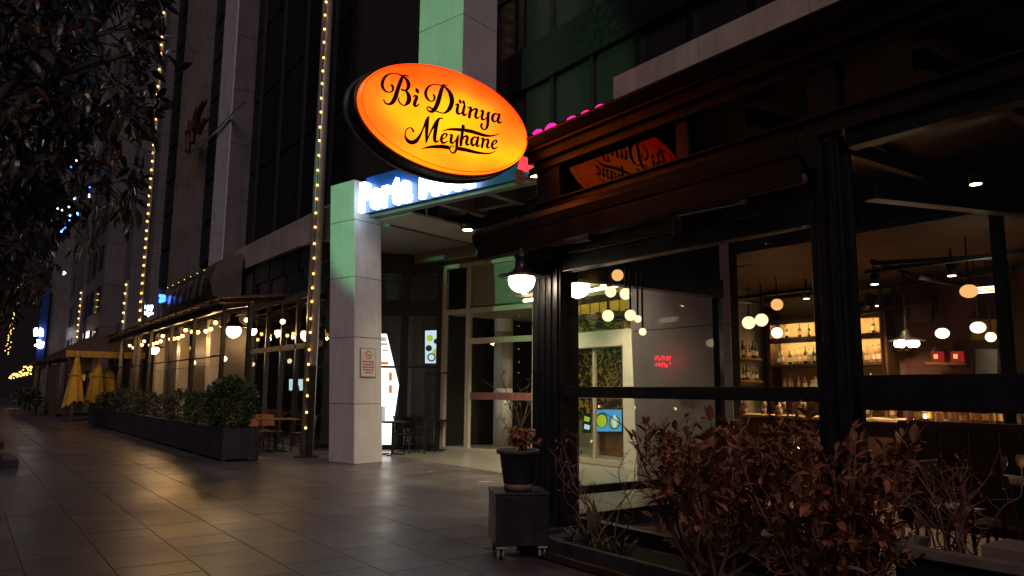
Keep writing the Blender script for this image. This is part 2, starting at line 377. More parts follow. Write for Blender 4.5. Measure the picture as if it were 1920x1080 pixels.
def inst(name, me, parent, mtx):
    o = bpy.data.objects.new(name, me); col.objects.link(o); o.parent = parent; o.matrix_basis = mtx; return o
def spline(pts, per=8):
    out = []; n = len(pts)
    P = [tuple(p) for p in pts]
    for i in range(n - 1):
        p0 = P[max(i - 1, 0)]; p1 = P[i]; p2 = P[i + 1]; p3 = P[min(i + 2, n - 1)]
        for k in range(per):
            t = k / per; t2 = t * t; t3 = t2 * t
            out.append(tuple(0.5 * ((2 * b) + (-a + c) * t + (2 * a - 5 * b + 4 * c - d) * t2 + (-a + 3 * b - 3 * c + d) * t3) for a, b, c, d in zip(p0, p1, p2, p3)))
    out.append(P[-1]); return out
def glyph_mb(ch, size, ext, bold, sx, org, ax, up):
    """a letter from the built-in font laid on the plane (ax, up) at org; returns MB and its advance"""
    cu = bpy.data.curves.new('t', 'FONT'); cu.body = ch; cu.size = size; cu.extrude = ext; cu.offset = bold; cu.resolution_u = 4
    o = bpy.data.objects.new('t', cu); col.objects.link(o)
    dg = bpy.context.evaluated_depsgraph_get(); me = bpy.data.meshes.new_from_object(o.evaluated_get(dg))
    m = MB(); nrm = ax.cross(up)
    xs = [v.co.x for v in me.vertices] or [0]
    x0 = min(xs)
    m.v = [org + ax * ((v.co.x - x0) * sx) + up * v.co.y + nrm * v.co.z for v in me.vertices]
    m.f = [tuple(p.vertices) for p in me.polygons]
    wd = (max(xs) - x0) * sx
    bpy.data.objects.remove(o); bpy.data.curves.remove(cu); bpy.data.meshes.remove(me)
    return m, wd
# ================================================================ ground
struct(MB().box(-400, -300, -0.40, 500, 700, -0.14).build('ground', 'road'))
pv = struct(MB().box(-3.0, -6, -0.30, 40, 150, -0.012).build('pavement', 'grout'))
TW = 0.61
tile_me = {}
for L in (0.46, 0.61, 0.76, 0.92):
    m = MB(); a, b = TW / 2 - 0.002, L / 2 - 0.002; c = 0.004
    i = [(-a, -b, -0.02), (a, -b, -0.02), (a, b, -0.02), (-a, b, -0.02), (-a, -b, -c), (a, -b, -c), (a, b, -c), (-a, b, -c),
         (-a + c, -b + c, 0), (a - c, -b + c, 0), (a - c, b - c, 0), (-a + c, b - c, 0)]
    m.v = [Vector(q) for q in i]
    m.f = [(0, 1, 5, 4), (1, 2, 6, 5), (2, 3, 7, 6), (3, 0, 4, 7), (4, 5, 9, 8), (5, 6, 10, 9), (6, 7, 11, 10), (7, 4, 8, 11), (8, 9, 10, 11)]
    tile_me[L] = m
tr = random.Random(3)
tiles = []
def proj(p):
    d = Vector(p) - CO; k = d.dot(FW)
    if k < 0.2: return None
    return 960 + FPX * d.dot(RT) / k, 540 - FPX * d.dot(UP) / k, k
x = 0.54 - 6 * TW
while x < 12.2:
    y = -3 + tr.random() * 0.9
    ymax = 64 if x < 8 else 24
    while y < ymax:
        L = tr.choice((0.46, 0.46, 0.61, 0.61, 0.76, 0.92))
        cx, cy_ = x + TW / 2, y + L / 2
        inside = (cx > 4.45 and cy_ < 6.0)
        q = proj((cx, cy_, 0))
        if not inside:
            if q and -60 < q[0] < 1400 and q[1] < 1130: score = (TW * L) / (q[2] ** 3)
            else: score = 0
            tiles.append((score, cx, cy_, L))
        y += L
    x += TW
tiles.sort(reverse=True)
base_me = {L: m.mesh('paving_tile', 'tile') for L, m in tile_me.items()}
far = MB()
for k, (s_, cx, cy_, L) in enumerate(tiles):
    tl = (tr.gauss(0, 0.0011), tr.gauss(0, 0.0011)); dz = tr.uniform(-0.0015, 0.0012)
    if k < 290:
        inst('paving_tile', base_me[L], pv, Matrix.Translation((cx - ORG['pavement'].x, cy_ - ORG['pavement'].y, dz - ORG['pavement'].z)) @ Matrix.Rotation(tl[0], 4, 'X') @ Matrix.Rotation(tl[1], 4, 'Y'))
    else:
        mm = Matrix.Translation((cx, cy_, dz)) @ Matrix.Rotation(tl[0], 4, 'X') @ Matrix.Rotation(tl[1], 4, 'Y')
        i = len(far.v); far.v += [mm @ p for p in tile_me[L].v]; far.f += [tuple(i + q for q in f) for f in tile_me[L].f]
fo = far.build('paving', 'tile_far', pv, kind='stuff')
kb = MB()
for k in range(40): kb.box(-3.28, -8 + k * 2, -0.2, -3.0, -8 + k * 2 + 1.985, 0.0)
tag(kb.build('street_kerb', 'grey_cladding', bevel=0.01), 'grey stone kerb along the road edge of the pavement', 'kerb')

# ================================================================ cladding helper
def panels(parent, name, m, a, b, lean, z0, z1, rows, depth, gap=0.012, cols=1):
    """panels on the vertical strip a-b (ground points), sheared by lean at z1; outward = right of a->b"""
    a = Vector(a); b = Vector(b); lean = Vector(lean); d = (b - a).normalized(); nrm = Vector((d.y, -d.x, 0))
    hs = [(z0 + (z1 - z0) * i / rows, z0 + (z1 - z0) * (i + 1) / rows) for i in range(rows)] if isinstance(rows, int) else rows
    for (p, q) in hs:
        for c in range(cols):
            f0 = a + (b - a) * (c / cols) + d * gap; f1 = a + (b - a) * ((c + 1) / cols) - d * gap
            pts = []
            for z in (p + gap, q - gap):
                s = lean * ((z - z0) / (z1 - z0))
                pts.append([f0 + s + EZ * z, f1 + s + EZ * z])
            m_ = MB(); o_ = nrm * depth
            m_.hexa([pts[0][0] + o_, pts[0][1] + o_, pts[0][1], pts[0][0], pts[1][0] + o_, pts[1][1] + o_, pts[1][1], pts[1][0]])
            m_.build(name, m, parent, bevel=0.004)

# ================================================================ leaning white column at the entrance
def column(parent_label, c, e1, e2, w1, w2, z1, rows, lean, m='cladding', name='clad_column', z0=0.0):
    c = Vector(c); t = thing(name, parent_label, 'column', c)
    core = MB(); lo = [c + e1 * 0.012 + e2 * 0.012, c + e1 * (w1 - 0.012) + e2 * 0.012, c + e1 * (w1 - 0.012) + e2 * (w2 - 0.012), c + e1 * 0.012 + e2 * (w2 - 0.012)]
    L = Vector(lean)
    core.hexa([p + EZ * z0 for p in lo] + [p + L + EZ * z1 for p in lo]); core.build('core', 'joint', t)
    cs = [c, c + e1 * w1, c + e1 * w1 + e2 * w2, c + e2 * w2]
    # outward to the right of a->b
    for a, b in ((1, 0), (0, 3), (3, 2), (2, 1)):
        d = (cs[b] - cs[a]).normalized(); n = Vector((d.y, -d.x, 0))
        panels(t, 'panel', m, cs[a] - n * 0.014 , cs[b] - n * 0.014, L, z0, z1, rows, 0.014, 0.006)
    return t
rows1 = [(0.0, 1.22), (1.22, 2.62), (2.62, 3.92), (3.92, 5.18), (5.18, 6.08)]
col1 = column('leaning white panelled column carrying the lit fascia, with a no smoking notice', C0, E1, E2, 0.85, 0.75, 6.08, rows1, E1 * 0.36)

# no smoking notice on its right face
def on_col(u_, z_):     # right face of the column (facing -E1), distance u_ from the front corner
    return C0 + E2 * u_ + EZ * z_ + E1 * (0.36 * z_ / 6.08)
ns = thing('no_smoking_notice', 'pale framed no smoking notice with red print fixed to the white column', 'notice', on_col(0.2, 1.75))
ax, upv = E2, (EZ * 6.08 + E1 * 0.36).normalized()
nr = -(ax.cross(upv)); nr = -E1 if nr.dot(-E1) < 0 else nr
def nplate(x0, z0, x1, z1, d0, d1, m, name, par=ns):
    o = on_col(0.15, 1.78)
    P = lambda a, b, d: o + ax * a + upv * b - E1 * d
    return MB().hexa([P(x0, z0, d1), P(x1, z0, d1), P(x1, z0, d0), P(x0, z0, d0), P(x0, z1, d1), P(x1, z1, d1), P(x1, z1, d0), P(x0, z1, d0)]).build(name, m, par)
nplate(0, 0, 0.42, 0.62, 0.004, 0.018, 'steel', 'frame'); nplate(0.02, 0.02, 0.40, 0.60, 0.019, 0.022, 'paper', 'sheet')
for k, (a, b) in enumerate(((0.05, 0.37), (0.06, 0.36), (0.05, 0.37), (0.07, 0.35), (0.11, 0.31))):
    for j in range(4):
        w_ = (b - a) / 4; nplate(a + j * w_ + 0.004, 0.315 - k * 0.058, a + (j + 1) * w_ - 0.004 - 0.012 * ((k + j) % 2), 0.345 - k * 0.058, 0.0225, 0.0235, 'red_ink', 'print_mark')
ring = MB(); o_ = on_col(0.15, 1.78) + ax * 0.21 + upv * 0.47 - E1 * 0.024
for k in range(20):
    t0, t1 = 2 * math.pi * k / 20, 2 * math.pi * (k + 1) / 20
    P = lambda t, r: o_ + ax * (r * math.cos(t)) + upv * (r * math.sin(t))
    ring.quad(P(t0, 0.07), P(t1, 0.07), P(t1, 0.088), P(t0, 0.088))
ring.bar(o_ + ax * -0.055 + upv * 0.055, o_ + ax * 0.055 - upv * 0.055, 0.014, 0.002, E1)
ring.bar(o_ + ax * -0.045 - upv * 0.02, o_ + ax * 0.05 + upv * 0.0, 0.014, 0.003, E1)
ring.build('symbol', 'red_ink', ns)

# ================================================================ entrance canopy
cn = thing('entrance_canopy', 'wide entrance canopy with lit blue fascia letters and deep coffered beams', 'canopy', E(0, 1, 5.3))
MB().ebox(-12, 0.02, 0.05, 0.16, 5.27, 6.06).build('fascia', 'blue_glow_board', cn)
MB().ebox(-12, 0.02, 0.16, 4.4, 5.92, 6.04).build('roof_slab', 'soffit', cn)
MB().ebox(-12, 0.02, 0.16, 0.34, 5.20, 5.92).build('edge_beam', 'soffit', cn)
MB().ebox(0.0, 2.6, 0.76, 4.2, 5.12, 5.90).build('side_beam', 'soffit', cn)
MB().ebox(-1.15, -0.004, 0.35, 3.4, 5.16, 5.21).build('soffit_panel', 'soffit_pale', cn)
for k in range(7):
    u_ = -1.5 - k * 1.35
    MB().ebox(u_ - 0.18, u_, 0.35, 3.4, 5.35, 5.90).build('cross_beam', 'soffit', cn)
MB().ebox(-12, 2.6, 3.402, 3.62, 4.86, 5.92).build('rear_beam', 'soffit', cn)
MB().ebox(-12, 2.6, 1.7, 1.9, 5.42, 5.88).build('middle_beam', 'soffit', cn)
dl = thing('downlight', 'small lit round downlight under the entrance canopy', 'downlight', (0, 0, 0))
pd = atP(877, 431, (0, 0, 4.98), Vector((0, 0, 1)))
dl.location = pd; ORG[dl.name] = pd
MB().lathe([(0.16, 0.0), (0.16, 0.14), (0.05, 0.16), (0.05, 0.36)], 20, pd).build('housing', 'black', dl, True)
MB().lathe([(0.0001, -0.004), (0.11, -0.004), (0.11, -0.001)], 20, pd).build('lamp_face', 'spot_face', dl)
ld = bpy.data.lights.new('downlight_lamp', 'SPOT'); ld.energy = 260; ld.spot_size = R(100); ld.spot_blend = 0.7; ld.color = (1.0, 0.84, 0.62); ld.shadow_soft_size = 0.09
lo_ = bpy.data.objects.new('downlight_lamp', ld); col.objects.link(lo_); lo_.location = pd + Vector((0, 0, -0.02))
dl_added = dup(dl, (7.25, 9.2, pd.z), 0, 'added unseen downlight under the canopy, brightening the column and paving')  # added lamp, out of sight, to brighten the grey column and paving
lo2 = bpy.data.objects.new('downlight_lamp', ld); col.objects.link(lo2); lo2.location = (7.25, 9.2, pd.z - 0.02)

pm = gz(905, 903); tag(MB().hexa([(pm.x - .12, pm.y - .05, .0035), (pm.x + .14, pm.y - .09, .0035), (pm.x + .15, pm.y - .05, .0035), (pm.x - .11, pm.y, .0035), (pm.x - .12, pm.y - .05, .0045), (pm.x + .14, pm.y - .09, .0045), (pm.x + .15, pm.y - .05, .0045), (pm.x - .11, pm.y, .0045)]).build('paper_scrap', 'paper'), 'small white paper scrap lying on the paving before the doors', 'litter')
# letters on the fascia
lt = thing('fascia_lettering', 'bold white glowing letters on the blue entrance fascia', 'sign letters', E(0, 0, 5.3))
u_pos = 0.10
for ch in 'Porta Mosu':
    if ch == ' ':
        u_pos -= 0.22; continue
    tall = ch in 'PMt'
    m, wd = glyph_mb(ch, 0.86 if ch != 'M' else 0.98, 0.045, 0.030, 0.70, E(u_pos - 0.02, -0.03, 5.31), -E1, EZ)
    m.build('letter', 'letter_white', lt)
    u_pos -= wd + 0.05

# ================================================================ entrance glazing (turned frame)
V0 = 3.96
en = thing('entrance_glazing', 'tall pale metal framed entrance doors with a strip of red dots', 'entrance doors', E(0.3, V0, 0))
def em(name, u_a, u_b, z0, z1, m='alu', v0=V0 - 0.05, v1=V0 + 0.05): return MB().ebox(u_a, u_b, v0, v1, z0, z1).build(name, m, en, bevel=0.004)
def eu(px, py): 
    p = atP(px, py, E(0, V0), E2); return (p - C0).dot(E1), p.z
ua, ub, uc = eu(832, 700)[0], eu(878, 700)[0], eu(1004, 700)[0]
ud = uc - 0.2
for u_ in (ua, ub, uc): em('mullion', u_ - 0.07, u_ + 0.07, 0.0, 4.80)
zt = eu(880, 500)[1]
em('head', uc, ua, zt, zt + 0.10); 
for (a, b) in ((ua, ub), (ub, uc)):
    z_hi = eu(940, 578)[1]; z_mid = eu(940, 637)[1]
    em('transom', b + 0.07, a - 0.07, z_hi - 0.06, z_hi + 0.06)
    if b == uc:
        em('transom', b + 0.07, a - 0.07, z_mid - 0.07, z_mid + 0.07)
    em('threshold', b + 0.07, a - 0.07, 0.0, 0.10)
    zs = [0.1, z_mid, z_hi, zt] if b == uc else [0.1, z_hi, zt]
    for z0, z1 in zip(zs, zs[1:]):
        MB().ebox(b + 0.07, a - 0.07, V0 - 0.006, V0 + 0.006, z0 + 0.06, z1 - 0.06).build('glass_pane', 'glass_side', en)
zd = eu(940, 743)[1]
st = MB().ebox(uc + 0.08, ub - 0.08, V0 - 0.0085, V0 - 0.0065, zd - 0.09, zd + 0.09).build('safety_strip', 'grey_cladding', en)
for k in range(9):
    uu = ub - 0.2 - k * (ub - uc - 0.34) / 8.0
    dm = MB(); c_ = E(uu, V0 - 0.0095, zd)
    for j in range(14):
        t0, t1 = 2 * math.pi * j / 14, 2 * math.pi * (j + 1) / 14
        dm.v += [c_, c_ + E1 * 0.065 * math.cos(t0) + EZ * 0.065 * math.sin(t0), c_ + E1 * 0.065 * math.cos(t1) + EZ * 0.065 * math.sin(t1)]
        i = len(dm.v); dm.f.append((i - 3, i - 2, i - 1))
    dm.build('red_dot', 'red_ink', st)
# head panel in the upper pane (pale board behind the glass)
MB().ebox(uc + 0.08, ub - 0.08, V0 + 0.03, V0 + 0.06, eu(940, 575)[1] + 0.08, zt - 0.01).build('head_board', 'soffit_pale', en)
# wall over the doors up to the canopy
struct(MB().ebox(-9, 2.6, V0 - 0.02, V0 + 0.4, zt + 0.1, 5.95).build('wall_over_doors', 'soffit'))
# ================================================================ glazed terrace of the restaurant
GX, CY = 5.10, 6.25
tr_ = thing('glazed_terrace', 'dark framed glazed restaurant terrace with a folded awning along its eaves', 'terrace', (GX, CY, 0))
def tb(name, x0, y0, z0, x1, y1, z1, m='black', bev=0.006): return MB().box(x0, y0, z0, x1, y1, z1).build(name, m, tr_, bevel=bev)
YR = -3.0
def ribbed(name, x0, y0, z0, x1, y1, z1, n, axis, m='black'):
    mb = MB().box(x0, y0, z0, x1, y1, z1)
    o = mb.build(name, m, tr_, bevel=0.006)
    for k in range(n):
        r_ = MB()
        if axis == 'y':
            s = (y1 - y0) / (n + 0.5); r_.box(x0 - 0.022, y0 + s * (k + 0.3), z0, x0 - 0.0005, y0 + s * (k + 0.78), z1 - 0.01)
        else:
            s = (x1 - x0) / (n + 0.5); r_.box(x0 + s * (k + 0.3), y1 + 0.0005, z0, x0 + s * (k + 0.78), y1 + 0.022, z1 - 0.01)
        r_.build('rib', m, o, bevel=0.003)
    return o
tb('base_kerb', GX - 0.10, YR, 0.0, GX + 0.14, CY + 0.25, 0.13, 'charcoal')
tb('side_kerb', GX + 0.141, CY - 0.10, 0.0, 8.0, CY + 0.12, 0.12, 'charcoal')
ribbed('corner_post', GX - 0.06, CY - 0.26, 0.13, GX + 0.2, CY + 0.22, 3.1, 4, 'y')
ribbed('main_post', GX - 0.05, 2.83, 0.13, GX + 0.055, 3.08, 3.42, 2, 'y')
tb('post', GX - 0.01, 2.775, 0.13, GX + 0.05, 2.828, 3.29)
tb('post', GX - 0.05, -0.2, 0.13, GX + 0.16, 0.1, 3.42)
tb('upper_post', GX - 0.03, 2.84, 3.43, GX + 0.12, 3.06, 4.02, 'frame_brown')
tb('upper_post', GX - 0.03, CY - 0.2, 3.12, GX + 0.16, CY + 0.2, 4.02, 'frame_brown')
tb('upper_post', GX - 0.01, 4.26, 3.60, GX + 0.10, 4.40, 3.98, 'frame_brown')
for (a, b, zm0, zm1, zh) in ((3.082, CY - 0.262, 1.45, 1.56, 2.78), (0.102, 2.773, 1.40, 1.64, 3.30)):
    tb('bottom_rail', GX - 0.03, a, 0.131, GX + 0.09, b, 0.26)
    tb('middle_rail', GX - 0.045, a, zm0, GX + 0.09, b, zm1)
    tb('head_rail', GX - 0.045, a, zh, GX + 0.09, b, zh + (0.15 if zh < 3 else 0.125))
    MB().box(GX + 0.02, a, 0.262, GX + 0.03, b, zm0 - 0.002).build('glass_pane', 'glass', tr_)
    MB().box(GX + 0.02, a, zm1 + 0.002, GX + 0.03, b, zh - 0.002).build('glass_pane', 'glass', tr_)
# screen cassette zone above the heads
tb('screen_box', GX - 0.06, 3.12, 2.94, GX + 0.10, CY - 0.265, 3.42, 'frame_brown')
tb('transom_rail', GX - 0.09, YR, 3.43, GX + 0.14, CY + 0.205, 3.56, 'frame_brown')
tb('transom_cap', GX - 0.13, YR, 3.563, GX - 0.02, CY + 0.18, 3.585, 'frame_brown')
tb('transom_head', GX - 0.07, YR, 3.98, GX + 0.14, CY + 0.2, 4.07, 'frame_brown')
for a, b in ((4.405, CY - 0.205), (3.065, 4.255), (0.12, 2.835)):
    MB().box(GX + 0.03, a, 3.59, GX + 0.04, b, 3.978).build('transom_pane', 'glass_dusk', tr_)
tb('fascia_board', GX - 0.13, YR, 4.072, GX + 0.02, CY + 0.24, 4.18, 'wood_fascia')
tb('fascia_moulding', GX - 0.18, YR, 4.182, GX + 0.02, CY + 0.28, 4.215, 'frame_brown')
MB().hexa([(GX - 0.19, YR, 4.217), (9, YR, 4.217), (9, CY + 0.30, 4.217), (GX - 0.19, CY + 0.30, 4.217),
           (GX - 0.27, YR, 4.275), (9, YR, 4.275), (9, CY + 0.38, 4.275), (GX - 0.27, CY + 0.38, 4.275)]).build('eaves_cornice', 'wood_fascia', tr_, bevel=0.006)
tb('roof_edge', GX - 0.29, YR, 4.277, 9, CY + 0.40, 4.305, 'frame_brown')
# folded awning: long rounded cassette in front, running past the corner
aw = MB(); prof = [(-0.0, 0.0), (-0.16, 0.02), (-0.24, 0.10), (-0.26, 0.20), (-0.20, 0.28), (-0.06, 0.30), (0.0, 0.27)]
y0_, y1_ = 2.93, 7.25
aw.slab([(GX - 0.12 + p[0], y0_, 3.13 + p[1]) for p in prof], (0, y1_ - y0_, 0)); aw.build('awning_cassette', 'frame_brown', tr_, bevel=0.008)
aw = MB().slab([(GX - 0.385 - 0.02, y0_, 3.20), (GX - 0.385, y0_, 3.02), (GX - 0.355, y0_, 3.02), (GX - 0.35, y0_, 3.17)], (0, 7.1 - y0_, 0)); aw.build('awning_front_bar', 'frame_brown', tr_, bevel=0.004)
MB().tube([(GX - 0.33, y0_, 3.045), (GX - 0.33, 7.0, 3.045)], 0.042, 12).build('awning_roller', 'canvas_brown', tr_, True)
for yy in (6.1, 4.3):
    a_ = MB().bar((GX - 0.10, yy, 3.08), (GX - 0.34, yy - 0.9, 2.98), 0.06, 0.05).build('awning_arm', 'frame_brown', tr_, bevel=0.01)
    MB().bar((GX - 0.08, yy - 0.06, 3.0), (GX - 0.08, yy + 0.06, 3.0), 0.1, 0.2).build('arm_bracket', 'black', a_, bevel=0.01)
# side wall of the terrace (towards the entrance)
for xx in (5.31, 7.93):
    tb('side_post', xx, CY - 0.05, 0.122, xx + 0.09, CY + 0.05, 2.76)
tb('side_bottom_rail', 5.402, CY - 0.05, 0.122, 7.928, CY + 0.05, 0.2)
tb('side_low_bar', 5.402, CY - 0.04, 0.40, 7.928, CY + 0.04, 0.49)
tb('side_head', 5.31, CY - 0.08, 2.762, 8.02, CY + 0.08, 3.0)
tb('side_upper_panel', 5.31, CY - 0.03, 3.002, 8.02, CY + 0.03, 4.0, 'frame_brown')
MB().box(5.402, CY - 0.005, 0.492, 7.928, CY + 0.005, 2.76).build('glass_pane', 'glass_side', tr_)
MB().box(5.402, CY - 0.005, 0.202, 7.928, CY + 0.005, 0.398).build('glass_pane', 'glass_side', tr_)
# brackets and cable clutter under the awning by the corner
MB().bar((GX - 0.02, 6.50, 2.78), (GX - 0.02, 6.50, 3.12), 0.09, 0.12).build('cable_box', 'black', tr_, bevel=0.01)
for k in range(4):
    a = Vector((GX - 0.10, 6.42 - 0.1 * k, 3.1)); b = Vector((GX - 0.14, 5.9 - 0.3 * k, 2.98))
    MB().tube([a + (b - a) * t + Vector((0, 0, -0.09 * math.sin(math.pi * t))) for t in [i / 8 for i in range(9)]], 0.008, 5).build('cable', 'black', tr_)

# wall lamp
LC = atX(978, 531, 4.72)
wl = thing('wall_lamp', 'lit bell shaped lantern with white globe on the dark corner post', 'wall lamp', LC)
MB().lathe([(0.262, 0.075), (0.255, 0.070), (0.20, 0.085), (0.11, 0.125), (0.075, 0.17), (0.068, 0.25), (0.085, 0.27), (0.085, 0.30), (0.05, 0.33), (0.045, 0.37), (0.02, 0.385)], 28, LC).build('shade', 'black', wl, True)
MB().lathe([(0.245, 0.066), (0.19, 0.076), (0.10, 0.112)], 28, LC).build('shade_lining', 'paper', wl, True)
MB().ball(LC + Vector((0, 0, 0.03)), 0.142, 24, 14, 0.92).build('globe', 'lamp_white', wl, True)
hk = [LC + Vector((0, 0, 0.38)), LC + Vector((0.02, 0.0, 0.45)), LC + Vector((0.12, -0.02, 0.46)), LC + Vector((0.36, -0.06, 0.40))]
MB().tube(spline([tuple(p) for p in hk], 5), 0.016, 8).build('arm', 'black', wl, True)
MB().bar(LC + Vector((0.34, -0.06, 0.30)), LC + Vector((0.34, -0.06, 0.50)), 0.05, 0.10).build('wall_plate', 'black', wl, bevel=0.01)
MB().tube(spline([tuple(LC + Vector(q)) for q in ((0.05, 0, 0.42), (0.14, 0, 0.36), (0.22, -0.02, 0.24), (0.30, -0.05, 0.20), (0.34, -0.06, 0.32))], 5), 0.007, 6).build('cable', 'black', wl, True)

# ---------------------------------------------------------------- oval projecting sign
SY = 6.30
SC = Vector((3.815, SY, 4.285)); SA, SB = 1.01, 0.545
sg = thing('oval_sign', 'glowing orange oval sign with dark script lettering, projecting from the terrace corner', 'sign', SC)
def oval(a, b, y, n=72): return [SC + Vector((a * math.cos(2 * math.pi * k / n), y, b * math.sin(2 * math.pi * k / n))) for k in range(n)]
def loft(rings, name, m, caps=(True, True), smooth=True):
    mb = MB(); n = len(rings[0])
    for r_ in rings: mb.v += r_
    for k in range(len(rings) - 1):
        for j in range(n):
            a = k * n + j; b = k * n + (j + 1) % n; mb.f.append((a, b, b + n, a + n))
    if caps[0]: mb.f.append(tuple(reversed(range(n))))
    if caps[1]: mb.f.append(tuple((len(rings) - 1) * n + j for j in range(n)))
    return mb.build(name, m, sg, smooth)
box_ = loft([oval(SA + 0.015, SB + 0.015, 0.070), oval(SA + 0.03, SB + 0.03, 0.076), oval(SA + 0.03, SB + 0.03, 0.34), oval(SA + 0.015, SB + 0.015, 0.35)], 'case', 'black', smooth=False)
loft([oval(SA + 0.045, SB + 0.045, 0.250), oval(SA + 0.05, SB + 0.05, 0.255), oval(SA + 0.05, SB + 0.05, 0.295), oval(SA + 0.045, SB + 0.045, 0.30)], 'rim_band', 'steel', smooth=False)
fc = loft([oval(SA, SB, 0.069), oval(SA, SB, 0.008), oval(SA - 0.012, SB - 0.012, 0.0)], 'face', 'sign_face', caps=(False, True), smooth=False)
loft([oval(SA - 0.014, SB - 0.014, -0.0012), oval(SA - 0.020, SB - 0.020, -0.0012)], 'face_line', 'sign_ink', caps=(False, False))
loft([oval(SA, SB, 0.351), oval(SA, SB, 0.358), oval(SA - 0.012, SB - 0.012, 0.365)], 'rear_face', 'sign_face', caps=(False, True), smooth=False)
for dz in (-0.10, 0.12):
    MB().bar(SC + Vector((SA - 0.05, 0.17, dz)), Vector((GX + 0.02, SY + 0.17, SC.z + dz)), 0.05, 0.06).build('bracket', 'black', sg, bevel=0.005)
# lettering: brush strokes (x, y, width) in twelfths of a photo pixel from each window's corner
STROKES = [
 ((700, 125), 'B', [[(415,420,50),(440,470,55),(430,540,40),(350,575,30),(260,540,45),(205,450,65),(200,370,72),(240,260,60),(330,180,40),(450,150,22),(560,165,25),(650,210,35)],
   [(660,215,60),(610,330,80),(560,470,85),(520,600,90),(480,720,95),(420,810,80),(340,845,45),(270,820,35),(232,750,30)],
   [(660,212,40),(720,190,30),(780,225,32)], [(690,230,40),(760,310,65),(790,410,85),(770,490,70),(720,535,40),(640,520,45)],
   [(730,540,40),(780,620,75),(800,710,95),(780,800,90),(700,870,35),(620,840,32),(570,770,34),(575,695,25)]]),
 ((700, 125), 'i', [[(885,675,25),(935,655,45),(970,690,75),(935,790,75),(925,850,75),(960,890,45),(1030,840,22)], [(975,520,60),(985,543,84),(998,566,60)]]),
 ((700, 125), 'D', [[(1355,640,45),(1375,690,50),(1360,750,40),(1300,780,28),(1220,730,50),(1178,640,62),(1180,550,62),(1240,450,45),(1330,405,26),(1430,400,24),(1540,430,30)],
   [(1575,420,60),(1530,520,80),(1490,660,90),(1450,800,95),(1400,920,90),(1330,1005,70),(1250,1000,40),(1205,945,30),(1230,905,30),(1300,935,40),(1370,985,50)],
   [(1560,425,35),(1610,410,26),(1650,435,26)], [(1590,440,30),(1680,530,60),(1745,650,90),(1765,790,95),(1720,930,90),(1640,1020,55),(1560,1045,28),(1480,1025,28),(1410,1000,30)]]),
 ((800, 150), 'u', [[(640,565,25),(690,545,45),(705,570,55),(685,660,65),(690,740,60),(740,760,40),(800,720,25),(830,680,25)], [(850,580,55),(825,680,60),(820,760,60),(850,795,45),(905,755,20)],
   [(740,465,45),(750,485,62),(762,508,45)], [(820,482,45),(830,505,64),(842,528,45)]]),
 ((800, 150), 'n', [[(925,625,25),(975,615,40),(990,650,60),(970,740,65),(955,830,65)], [(985,740,25),(1040,670,35),(1110,655,50),(1125,690,60),(1095,790,60),(1110,850,50),(1145,855,35),(1185,825,20)]]),
 ((800, 150), 'y', [[(1205,705,25),(1250,690,45),(1265,720,55),(1240,820,60),(1250,885,50),(1310,880,30),(1360,830,25)],
   [(1420,722,25),(1385,750,65),(1375,850,65),(1370,990,62),(1350,1070,55),(1310,1118,30),(1250,1090,38),(1220,1035,50),(1240,990,50)]]),
 ((800, 150), 'a', [[(1600,775,30),(1540,760,40),(1490,800,60),(1475,880,60),(1510,935,45),(1560,920,25),(1600,860,20)], [(1635,775,50),(1610,870,60),(1605,940,55),(1640,965,40),(1690,930,20)]]),
 ((750, 210), 'M', [[(295,430,45),(270,380,35),(210,355,25),(140,400,25),(112,500,30),(130,590,50),(190,660,75),(270,685,85),(360,650,85),(430,560,60),(490,440,40),(540,320,40),(600,180,60),(650,100,30)],
   [(625,140,55),(605,300,75),(595,450,70),(590,600,50),(580,690,25)], [(590,680,25),(650,530,30),(720,380,40),(790,260,55),(850,180,60),(900,140,35),(955,150,25)],
   [(850,190,55),(815,300,75),(790,450,80),(775,580,75),(790,660,60),(840,665,35),(880,635,18)]]),
 ((750, 210), 'e', [[(950,610,25),(1020,570,25),(1050,510,45),(1010,480,30),(950,530,50),(925,620,60),(950,690,50),(1010,690,35),(1070,650,20)]]),
 ((750, 210), 'y', [[(1110,520,20),(1160,515,50),(1150,590,60),(1140,670,60),(1180,700,40),(1240,650,25),(1290,570,30)],
   [(1310,520,30),(1290,600,60),(1275,720,60),(1265,830,55),(1225,910,45),(1170,920,30),(1120,860,28),(1130,790,28),(1170,755,22),(1215,790,20)]]),
 ((750, 210), 'h', [[(1420,330,75),(1400,450,65),(1380,600,65),(1362,740,60)], [(1395,640,25),(1440,560,35),(1500,545,50),(1515,590,60),(1490,680,60),(1510,740,45),(1565,720,20)]]),
 ((820, 220), 'a', [[(890,455,30),(830,445,40),(775,500,55),(765,580,60),(800,635,45),(850,600,25),(880,530,20)], [(920,455,50),(890,560,60),(885,630,55),(915,655,35),(955,615,18)]]),
 ((820, 220), 'n', [[(980,485,25),(1030,480,50),(1020,570,55),(1000,665,55)], [(1020,580,22),(1070,510,30),(1130,500,50),(1140,550,55),(1115,640,55),(1135,685,40),(1185,660,18)]]),
 ((820, 220), 'e', [[(1235,620,22),(1300,590,25),(1330,540,45),(1300,515,30),(1245,560,45),(1225,640,55),(1255,700,45),(1310,695,30),(1360,665,15)]]),
 ((820, 220), 'swash', [[(90,320,6),(210,280,35),(340,270,55),(515,280,70)], [(630,295,75),(750,315,75),(900,360,70),(1050,405,60),(1200,418,40),(1320,395,25),(1420,345,6)]]),
 ((820, 220), 'swash', [[(-365,720,6),(-240,680,40),(-90,662,65),(110,660,80),(240,680,80)], [(475,705,80),(650,735,75),(850,785,60),(1050,812,40),(1200,805,28),(1350,735,5)]]),
]
yo = -0.0016
